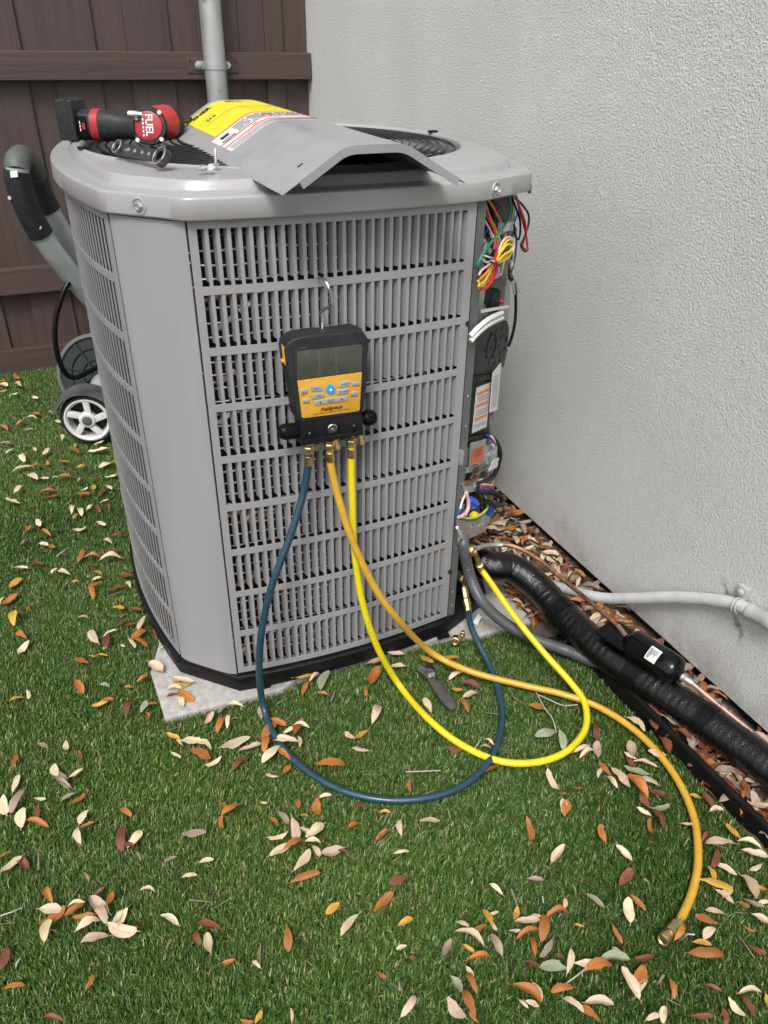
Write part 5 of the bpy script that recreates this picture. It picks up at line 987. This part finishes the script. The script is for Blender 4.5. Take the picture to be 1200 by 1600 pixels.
addl("""375,5,-15,60,y 487,25,-70,60,b 552,48,60,35,o 540,15,-60,50,g 575,5,0,35,o 885,15,5,55,c 835,25,-40,50,t 783,55,-60,60,p 780,45,-50,30,b 828,82,-65,60,o 855,70,-85,50,c 985,30,-80,60,c 650,128,20,60,y 675,140,60,30,p 715,140,5,75,c 763,163,20,65,c 660,197,30,50,c 750,190,25,80,o 800,220,-30,75,p 885,148,-20,120,c 937,170,-20,90,p 1010,95,-50,100,o 1045,75,20,70,o 965,130,0,40,b 997,160,-80,60,o 1085,105,-30,55,c 1120,90,-60,75,o 1130,90,10,60,c 1072,140,10,100,p 1122,145,80,45,p 1018,192,-40,90,c 1065,195,40,60,o 1020,272,10,45,p 1078,250,-50,45,o 893,238,-45,60,b 163,160,25,40,t 252,157,80,40,c 298,195,80,35,b 58,217,-75,60,o 212,252,75,55,c 287,265,-35,65,c 230,290,50,90,t 240,305,25,60,t 60,300,-70,75,c 20,380,80,75,c 68,372,-55,100,t 153,360,0,42,c 85,428,-80,75,c 137,407,80,45,b 145,458,15,90,o 287,357,-30,80,o 257,350,-25,60,t 317,430,-60,70,c 325,457,-25,70,o 300,500,80,55,p 473,410,35,60,o 505,510,-50,85,c 462,510,-85,90,b 480,540,0,60,b 730,490,-3,90,t 640,585,-20,55,t 775,593,-10,55,c 712,650,-8,60,c 835,395,50,40,o 868,400,-30,85,o 833,447,85,60,o 990,372,0,25,c 1123,375,90,45,o 1140,427,5,40,y 1025,445,35,45,o 1195,385,85,75,o 1042,498,-10,75,c 1062,437,50,65,t 1102,478,80,90,p 1150,490,30,60,p 1052,553,-30,95,c 1105,535,-25,90,o 1180,485,-40,90,c 1133,590,-50,95,p 1175,525,5,60,c 1185,560,60,60,p 1145,660,-15,125,o 45,610,-40,100,c 85,600,50,60,b 20,565,-40,50,o 325,655,60,45,t 553,707,0,60,p 183,727,60,75,o 190,775,0,85,p 195,795,-30,120,o 290,762,-10,70,c 280,780,-30,90,o 315,803,-10,85,o 375,760,40,95,p 380,800,60,80,p 335,840,-25,95,c 413,738,-70,65,o 370,705,-35,60,b 462,800,-65,85,c 440,800,-60,60,c 460,842,15,110,p 357,885,-10,115,p 182,860,-75,85,c 638,815,30,75,c 742,885,70,55,b 785,900,80,85,c 858,970,-15,55,o 1078,885,88,95,o 963,985,45,45,c 12,960,-70,90,b 70,975,-60,40,g 337,1050,-65,75,o 55,1065,-10,80,o 785,840,10,90,b 205,1190,10,90,b 925,1190,10,50,o 970,1180,-60,60,y 1092,1170,85,60,p""", 0, 1100, 2.4)
addl("""560,60,-70,100,p 438,150,30,55,p 492,145,-30,75,y 492,222,10,95,p 352,293,-3,130,o 325,435,-10,60,c 358,690,-15,105,p 410,695,20,60,b 485,482,10,55,b 605,522,0,50,y 460,582,-20,70,o 590,615,-40,70,o 680,580,85,80,p 815,562,5,90,p 682,704,-5,70,c 668,825,-20,95,b 597,935,-40,130,o 360,968,-40,80,y 440,1045,-52,140,c 700,1027,-25,80,y 682,1142,-20,50,c 735,1192,10,45,b 588,1275,30,45,o 712,1420,-55,120,p 1125,880,45,95,c 1092,187,35,55,p 1098,312,-20,75,b 1075,215,5,60,t 970,1040,20,60,p 1085,1010,60,100,y 1110,985,-15,55,p 1115,1040,60,60,p 1035,1065,-20,90,o 1000,1110,25,140,c 995,1155,30,65,y 897,1145,-65,100,t 1125,1140,60,125,t 1040,1200,-10,110,o 1000,1260,60,75,c 1010,1320,65,110,o 940,1320,55,90,g 940,1425,50,130,p 1000,1410,65,140,o 1020,1470,50,80,o 805,10,60,60,p 930,208,8,80,b 718,395,75,50,o""", 400, 1100, 3.0)
addl("""243,25,15,85,o 480,120,85,60,b 490,192,88,65,p 425,195,-15,70,p 443,220,-30,70,p 305,320,65,105,p 342,377,0,40,o 400,357,3,55,b 342,430,85,60,p 355,440,-75,70,o 203,527,78,95,o 512,545,70,80,o 325,632,-50,95,p 597,630,45,95,c 633,190,85,70,p 627,217,35,60,c 688,253,12,100,p 625,245,60,60,b 652,282,12,105,g 520,275,50,70,o 500,290,-60,45,p 580,315,50,140,p 550,330,50,60,p 650,350,45,130,o 700,330,15,95,p 735,375,5,75,b 685,400,60,80,b 745,428,-5,85,g 680,453,30,75,c 735,480,55,100,b 712,512,80,75,o 770,175,60,85,b 735,210,10,75,p 645,95,35,100,p 895,387,15,55,y 950,405,50,90,b 985,450,-5,60,p 860,508,5,60,p 940,570,-45,50,b 1000,588,8,115,p 1053,538,45,90,y 1120,595,15,105,c 1140,632,8,115,p 1148,685,-25,60,p 975,650,-75,80,b 1022,695,25,110,p 962,715,70,75,y 980,765,20,150,y 1015,810,35,110,p 1030,790,-50,70,p 1115,770,60,120,p 1150,772,12,100,o 1095,835,20,60,o 1140,835,25,100,t 1185,828,0,55,c 1170,905,25,90,p 978,872,15,85,p 940,905,20,100,o 1125,937,25,60,o 955,960,-45,80,p 925,1005,12,80,y 940,1043,5,140,o 1155,1030,25,75,b 825,960,-60,80,o 798,1190,75,95,o 660,1140,-60,95,o 625,1165,60,150,p 670,1185,-60,110,p 560,1075,0,140,g 440,1083,0,105,p 490,1108,-10,115,o 370,1075,-80,95,c 305,1105,0,115,g 330,1060,15,50,b 217,1087,20,60,b 570,1035,30,60,p 680,1065,-15,95,b 275,1020,-55,95,t 222,1020,80,80,o 200,965,-20,110,o 265,940,-80,115,o 195,912,-5,115,p 145,950,0,50,p 235,885,10,50,c 320,890,-15,95,o 350,840,-85,50,p 410,932,20,45,y 570,960,60,95,o 620,865,85,100,c 655,835,45,95,o 478,828,35,100,t 605,725,-50,80,b 690,745,40,40,t 148,870,-75,60,y 190,1210,25,140,o 235,1200,65,100,p 180,1255,40,60,p 340,1200,-10,100,o 215,1255,20,60,p 385,1265,35,120,p 495,1258,5,125,p 455,1290,35,100,o 720,1310,-20,70,p 765,1300,-85,70,c 920,1308,3,90,b 1015,1310,75,80,b 1068,1265,50,110,c 1115,1265,60,110,b 1120,1215,-3,95,c 1195,1240,80,60,y 975,1190,20,70,b 230,740,5,70,t 272,130,-15,95,g 337,155,80,100,g""", 750, 1100, 2.6667)
addl("""620,370,-15,80,y 645,370,-40,45,p 678,385,-65,60,g 615,408,-65,45,o 670,425,10,35,o 840,365,-60,65,o 845,320,-10,65,p 905,298,0,60,p 915,335,0,50,p 1008,465,60,55,p 1070,430,30,40,p 808,420,80,40,o 1005,315,30,50,y 1130,460,60,55,o 1150,400,20,65,b 1145,432,-25,55,p 1105,412,0,35,y 1100,368,-30,50,p 1085,315,-10,60,o""", 180, 880, 2.069)
leaf_meshes = {}
def leaf_geo(seed):
    r = random.Random(seed); n = 9; wd_ = r.uniform(0.135, 0.215); bend = r.choice((-0.12, 0.02, 0.06, 0.12, 0.22)); fold = r.choice((-0.10, 0.0, 0.08, 0.2, 0.42)); side_ = r.uniform(-0.10, 0.10); twist = r.uniform(-0.7, 0.7); peak = r.uniform(0.42, 0.60); vs = []; ph = r.uniform(0, 6); r_e = r.uniform(0.46, 0.64)
    for t in (0, 0.045, 0.15, 0.32, 0.5, 0.68, 0.85, 0.955, 1):
        wv = wd_ * (math.sin(math.pi * t ** (math.log(0.5) / math.log(peak)))) ** r_e * r.uniform(0.90, 1.08) if 0 < t < 1 else 0.010
        zc = bend * (1 - (2 * t - 1) ** 2) + 0.02 * math.sin(t * 9 + ph); yc = side_ * (1 - (2 * t - 1) ** 2); tw_ = twist * (t - 0.5)
        for u in (-1, -0.5, 0, 0.5, 1):
            yj = r.gauss(0, 0.006) if abs(u) == 1 and 0 < t < 1 else 0; ripple = 0.022 * math.sin(t * 13 + ph + u * 2) * abs(u)
            vs.append((t - 0.5 + yj * 0.7, yc + u * wv + yj, zc + abs(u) * fold * wv * 2.2 + u * wv * tw_ + ripple + 0.03))
    fs = [(i * 5 + c, (i + 1) * 5 + c, (i + 1) * 5 + c + 1, i * 5 + c + 1) for i in range(n - 1) for c in range(4)]
    b = len(vs); vs += [(-0.62, 0.01, 0.05), (-0.62, -0.012, 0.05), (-0.49, yc * 0 + 0.012, 0.04), (-0.49, -0.012, 0.04)]; fs.append((b, b + 1, b + 3, b + 2))
    return vs, fs
LU = [abs(u) for i in range(9) for u in (-1, -0.5, 0, 0.5, 1)] + [0, 0, 0, 0]
NV = 22
def leaf_mesh(v, c):
    if (v, c) not in leaf_meshes:
        vs, fs = leaf_geo(v * 17 + 3); me = bpy.data.meshes.new('leaf'); me.from_pydata(vs, [], fs); me.polygons.foreach_set('use_smooth', [True] * len(fs)); me.materials.append(MAT['leaf_' + c]); me.update(); me.attributes.new('u', 'FLOAT', 'POINT').data.foreach_set('value', LU); leaf_meshes[(v, c)] = me
    return leaf_meshes[(v, c)]
ALL = []
for i, (x, y, a, l, c) in enumerate(LEAVES):
    ca, sa = math.cos(R(a)) * l / 2, math.sin(R(a)) * l / 2; z = 0.002
    p, q = atz(x - ca, y - sa, z), atz(x + ca, y + sa, z); d = q - p; ln2 = min(max(d.length, 0.014), 0.062); mid = (p + q) / 2
    onpad = -0.18 < mid.x < 0.70 and mid.y > -0.03
    zone = 'pad' if onpad else ('left' if mid.x < -0.12 and mid.y > -0.12 else ('inside' if 400 < x < 930 and 1040 < y < 1260 else ('right' if x > 800 else 'front')))
    ALL.append((ln2 * random.uniform(0.90, 1.10), mid + Z * random.uniform(0.0, 0.006), math.atan2(d.y, d.x) + (math.pi if random.random() < .5 else 0), c, zone, random.uniform(-.18, .18), random.uniform(-.15, .15)))
for i in range(1350):                             # litter in the bed by the wall
    y = random.uniform(-1.05, 0.95); x = random.uniform(EDGE_X + 0.012, XW - 0.01) if y < -0.05 else random.uniform(0.69, XW - 0.008)
    c = random.choice('cpppoooottttbbbbb'); ALL.append((random.uniform(0.024, 0.056), Vector((x, y, random.uniform(-0.010, 0.020))), random.uniform(0, 6.28), c, 'bed', random.uniform(-.4, .4), random.uniform(-.35, .35)))
def vis(e):
    x, y = proj(e[1]); 
    if not (-10 < x < 1210 and -10 < y < 1610): return -1
    if e[4] == 'bed' and e[1].y > -0.02 and e[1].x < 0.76: return 0.0001
    return e[0] / max(0.2, (e[1] - CAM).length) * (0.72 if e[4] == 'bed' else 1.0)
ALL.sort(key=vis, reverse=True)
MARKS = [(45, 610, 'at the foot of the fence'), (150, 720, 'by the white spoked wheel'), (45, 720, 'left of the white spoked wheel'), (50, 830, 'at the left photo edge beside the unit'), (175, 850, 'along the left side of the unit'),
         (40, 960, 'at left photo edge level with the pad'), (130, 930, 'on open turf left of the pad'), (215, 1000, 'by the left edge of the pad'), (285, 1085, 'on the corner of the concrete pad'), (150, 1090, 'on turf left of the pad corner'), (320, 1165, 'on turf just below the pad corner'), (425, 1160, 'around the falling teal hose'),
         (40, 1260, 'at the left edge above the leaf heap'), (120, 1250, 'on turf above the lower left heap'), (215, 1300, 'right of the left edge cluster'), (345, 1290, 'on turf left of the starburst cluster'), (475, 1310, 'in the starburst cluster under the teal loop'), (135, 1425, 'in the lower left leaf heap'), (30, 1530, 'in the bottom left corner'), (150, 1540, 'near the bottom left edge'),
         (270, 1420, 'on turf right of the lower left heap'), (340, 1480, 'on lower middle turf left of centre'), (440, 1470, 'on lower middle turf'), (545, 1445, 'below the middle of the teal loop'), (580, 1190, 'inside the bottom of the teal loop'), (590, 1120, 'inside the teal loop near the base'), (600, 1040, 'in front of the base pan'), (700, 1090, 'by the adjustable wrench'), (760, 1170, 'where the hoses cross'), (630, 1300, 'just below the teal loop'),
         (610, 1390, 'on turf under the teal loop'), (640, 1520, 'at the bottom edge, middle'), (740, 1460, 'in the trail of leaves below the teal hose'), (740, 1560, 'at the bottom of the leaf trail'), (860, 1140, 'inside the yellow loop'), (870, 1230, 'just below the bright yellow loop'), (850, 1330, 'on open turf right of the teal loop'), (960, 1180, 'between the bright yellow loop and amber hose'), (1000, 1250, 'in the pile inside the amber curve'), (950, 1340, 'on turf inside the amber curve'),
         (840, 1450, 'in the leaf group left of the brass end'), (960, 1430, 'on turf left of the brass end'), (900, 1500, 'in the row left of the loose hose end'), (850, 1560, 'at the bottom right of centre'), (1000, 1530, 'just below the brass hose end'), (1060, 1560, 'at the bottom right'), (1160, 1570, 'in the bottom right corner'), (1110, 1470, 'right of the brass hose end'), (1110, 1400, 'outside the amber hose near its end'), (1170, 1400, 'at the right edge beyond the amber hose'), (1140, 1330, 'between amber hose and black edging'), (1080, 1260, 'where the amber hose nears the edging'), (1060, 1150, 'beside the black edging')]
BMARKS = [(860, 850, 'in the bed behind the insulated pipe'), (960, 950, 'in the bed above the black drier'), (1010, 1110, 'in the bed under the insulated pipe'), (1100, 1200, 'in the bed between pipe and edging'), (1170, 1280, 'in the bed at the right edge'), (1130, 1110, 'in the bed between pipe and wall')]
LOBJ = {}; rest = []
for i, e in enumerate(ALL):
    ln2, pos, az, c, zone, tx, ty = e
    if i < 300:
        o = bpy.data.objects.new('fallen_leaf', leaf_mesh(random.randrange(NV), c)); COL.objects.link(o); o.location = pos; o.rotation_euler = (tx, ty, az); w_ = random.uniform(0.85, 1.2); o.scale = (ln2, ln2 * w_, ln2)
        x_, y_ = proj(pos); mk_ = min(BMARKS if zone == 'bed' else MARKS, key=lambda q: (q[0] - x_) ** 2 + (q[1] - y_) ** 2)[2]; LOBJ.setdefault((LEAFN[c], mk_), []).append((x_, ln2, o))
    else: rest.append(e)
ORD = ['leftmost', 'second from left', 'third from left', 'fourth from left', 'fifth from left', 'sixth from left', 'seventh from left', 'eighth from left', 'ninth from left', 'tenth from left', 'eleventh from left', 'twelfth from left', 'thirteenth from left', 'fourteenth from left', 'fifteenth from left']
for (cn_, mk_), lst in LOBJ.items():
    lst.sort(key=lambda q: q[0])
    for k, (x_, l_, o) in enumerate(lst):
        lab_ = '%s leaf %s' % (cn_, mk_)
        if len(lst) > 1: lab_ += ', ' + ('rightmost' if k == len(lst) - 1 else ORD[min(k, 14)])
        tag(o, lab_, 'leaf', 'fallen leaves on the ground')
vs_, fs_, mi_ = [], [], []; mk = list(LEAFC)
for e in rest:
    ln2, pos, az, c, zone, tx, ty = e; v, f = leaf_geo(random.randrange(NV) * 17 + 3); Mx = Matrix.Translation(pos) @ Matrix.Rotation(az, 4, 'Z') @ Matrix.Rotation(ty, 4, 'Y') @ Matrix.Rotation(tx, 4, 'X') @ Matrix.Diagonal((ln2, ln2 * random.uniform(.85, 1.2), ln2, 1)); b = len(vs_)
    vs_ += [tuple(Mx @ Vector(p)) for p in v]; fs_ += [tuple(k + b for k in g) for g in f]; mi_ += [mk.index(c)] * len(f)
me = bpy.data.meshes.new('leaf_litter'); me.from_pydata(vs_, [], fs_)
for k in mk: me.materials.append(MAT['leaf_' + k])
me.polygons.foreach_set('material_index', mi_); me.polygons.foreach_set('use_smooth', [True] * len(fs_)); me.update()
me.attributes.new('u', 'FLOAT', 'POINT').data.foreach_set('value', LU * len(rest))
o = bpy.data.objects.new('leaf_litter', me); COL.objects.link(o); tag(o, 'mixed small fallen leaves scattered in the bed and turf', 'leaf litter', kind='stuff')
# pebbles in the bed
pb = MB()
for i in range(900):
    y = random.uniform(-1.0, 0.9); x = random.uniform(EDGE_X + 0.01, XW + 0.005) if y < 0 else random.uniform(0.70, XW); s = random.uniform(0.002, 0.007)
    vv = [Vector((sx * s * random.uniform(.7, 1.2), sy * s * random.uniform(.7, 1.2), sz * s * random.uniform(.4, .8))) for sx, sy, sz in ((1, 0, 0), (-1, 0, 0), (0, 1, 0), (0, -1, 0), (0, 0, 1), (0, 0, -1))]
    pb.add([v + Vector((x, y, -0.006)) for v in vv], [(0, 2, 4), (2, 1, 4), (1, 3, 4), (3, 0, 4), (2, 0, 5), (1, 2, 5), (3, 1, 5), (0, 3, 5)])
o = pb.build('pebbles', 'pebble', smooth=60); tag(o, 'small stones in the soil bed by the wall', 'pebbles', kind='stuff')

db = MB()
for i in range(700):
    x, y = random.uniform(-0.95, EDGE_X - 0.02), random.uniform(-0.95, 2.05)
    if -0.2 < x and y > -0.04: continue
    a = random.uniform(0, 6.28); l = random.choice((0.004, 0.006, 0.010, 0.018)); w = random.uniform(0.0006, 0.002); d = Vector((math.cos(a) * l, math.sin(a) * l, random.uniform(-.002, .002))); p = Vector((-math.sin(a) * w, math.cos(a) * w, 0)); c = Vector((x, y, random.uniform(-0.006, 0.001)))
    db.add([c - d - p, c + d - p * 0.4, c + d + p * 0.4, c - d + p], [(0, 1, 2, 3)])
tag(db.build('leaf_crumbs', 'leaf_t', smooth=0), 'tiny brown leaf crumbs and needles in the turf', 'debris', kind='stuff')
# ================================================================ TURF BLADES
def blades():
    N0 = 1300000; X = rng.uniform(-1.15, EDGE_X - 0.002, N0); Y = rng.uniform(-1.05, YF - 0.012, N0)
    C_ = np.array(CAM); Fw, Rg, Up = np.array(FWD), np.array(RGT), np.array(UPV)
    D = np.stack([X, Y, np.zeros(N0)], 1) - C_; zz = D @ Fw; u = 600 + FPX * (D @ Rg) / zz; v = 800 - FPX * (D @ Up) / zz
    inv = (u > -60) & (u < 1260) & (v > 0) & (v < 1680) & (zz > 0.2)
    area = (EDGE_X + 1.15) * (YF + 1.05); base = N0 / area
    dens = np.where(inv, np.where(Y < 0.6, 185000, 120000), 34000)
    keep = rng.random(N0) < dens / base
    front = np.interp(X, [-0.18, 0.06, 0.10, 0.40, 0.55, 0.70], [-0.022, -0.032, -0.021, -0.020, -0.034, -0.042])
    keep &= ~((X > np.where(Y < 0.15, -0.182, -0.115 - 0.042 * (1 - np.clip((Y - 0.432) / 0.33, -1, 1) ** 2) - 0.006)) & (Y > front) & (Y < 0.95)); keep &= ~((X > 0.66) & (Y > 0))
    keep &= ~((X > 0.69) & (Y > -0.13))
    X, Y = X[keep], Y[keep]; n = len(X)
    # tufts lean together: smooth pseudo noise for the nap direction
    nap = 1.15 + 0.35 * np.sin(X * 5 + 2 * np.sin(Y * 3.1)) + 0.3 * np.sin(Y * 7 + 1.5 * np.sin(X * 6.3))
    az = np.where(rng.random(n) < 0.32, rng.uniform(0, 6.283, n), nap + rng.normal(0, 0.75, n)); L = rng.uniform(0.010, 0.0215, n); lean = np.clip(rng.normal(0.62, 0.30, n), 0.0, 1.3); w = rng.uniform(0.00065, 0.00120, n)
    d = np.stack([np.cos(az), np.sin(az)], 1); s = np.stack([-np.sin(az + rng.normal(0, .5, n)), np.cos(az)], 1)
    z0 = -0.0195
    l1, l2 = L * 0.6, L * 0.4; le2 = np.clip(lean + rng.uniform(0.05, 0.75, n), 0, 1.6)
    p0 = np.stack([X, Y, np.full(n, z0)], 1)
    p1 = p0 + np.stack([d[:, 0] * l1 * np.sin(lean), d[:, 1] * l1 * np.sin(lean), l1 * np.cos(lean)], 1)
    p2 = p1 + np.stack([d[:, 0] * l2 * np.sin(le2), d[:, 1] * l2 * np.sin(le2), l2 * np.cos(le2)], 1)
    sw = np.stack([s[:, 0] * w, s[:, 1] * w, np.zeros(n)], 1)
    V_ = np.stack([p0 - sw, p0 + sw, p1 - sw * .9, p1 + sw * .9, p2], 1).reshape(-1, 3).astype(np.float32)
    base_i = (np.arange(n) * 5)[:, None]
    loops = (base_i + np.array([[0, 1, 3, 2, 2, 3, 4]])).reshape(-1).astype(np.int32)
    starts = (np.arange(n)[:, None] * 7 + np.array([[0, 4]])).reshape(-1).astype(np.int32)
    me = bpy.data.meshes.new('turf_grass'); me.vertices.add(n * 5); me.vertices.foreach_set('co', V_.reshape(-1)); me.loops.add(len(loops)); me.loops.foreach_set('vertex_index', loops)
    me.polygons.add(n * 2); me.polygons.foreach_set('loop_start', starts); me.update(calc_edges=True)
    pal = np.array([(0.028, 0.064, 0.008), (0.045, 0.095, 0.012), (0.086, 0.150, 0.027), (0.21, 0.255, 0.10), (0.17, 0.135, 0.060)]); ch = rng.choice(5, n, p=[.42, .31, .16, .07, .04])
    pat = 1 + 0.16 * np.sin(X * 3.1 + 1.7 * np.sin(Y * 4.3)) * np.sin(Y * 3.7 + 1.3 * np.sin(X * 5.1)); col = pal[ch] * rng.uniform(0.75, 1.25, (n, 1)) * np.stack([pat ** 1.5, pat, pat ** 1.2], 1); col = np.repeat(np.concatenate([col, np.ones((n, 1))], 1), 5, axis=0).astype(np.float32)
    at = me.color_attributes.new('tint', 'FLOAT_COLOR', 'POINT'); at.data.foreach_set('color', col.reshape(-1))
    me.polygons.foreach_set('use_smooth', np.ones(n * 2, dtype=bool)); me.materials.append(MAT['grass'])
    o = bpy.data.objects.new('turf_grass', me); COL.objects.link(o); tag(o, 'short dark green artificial turf covering the yard', 'grass', kind='stuff'); print('blades', n)
blades()
for o in bpy.data.objects:
    if '_b' in o: del o['_b']
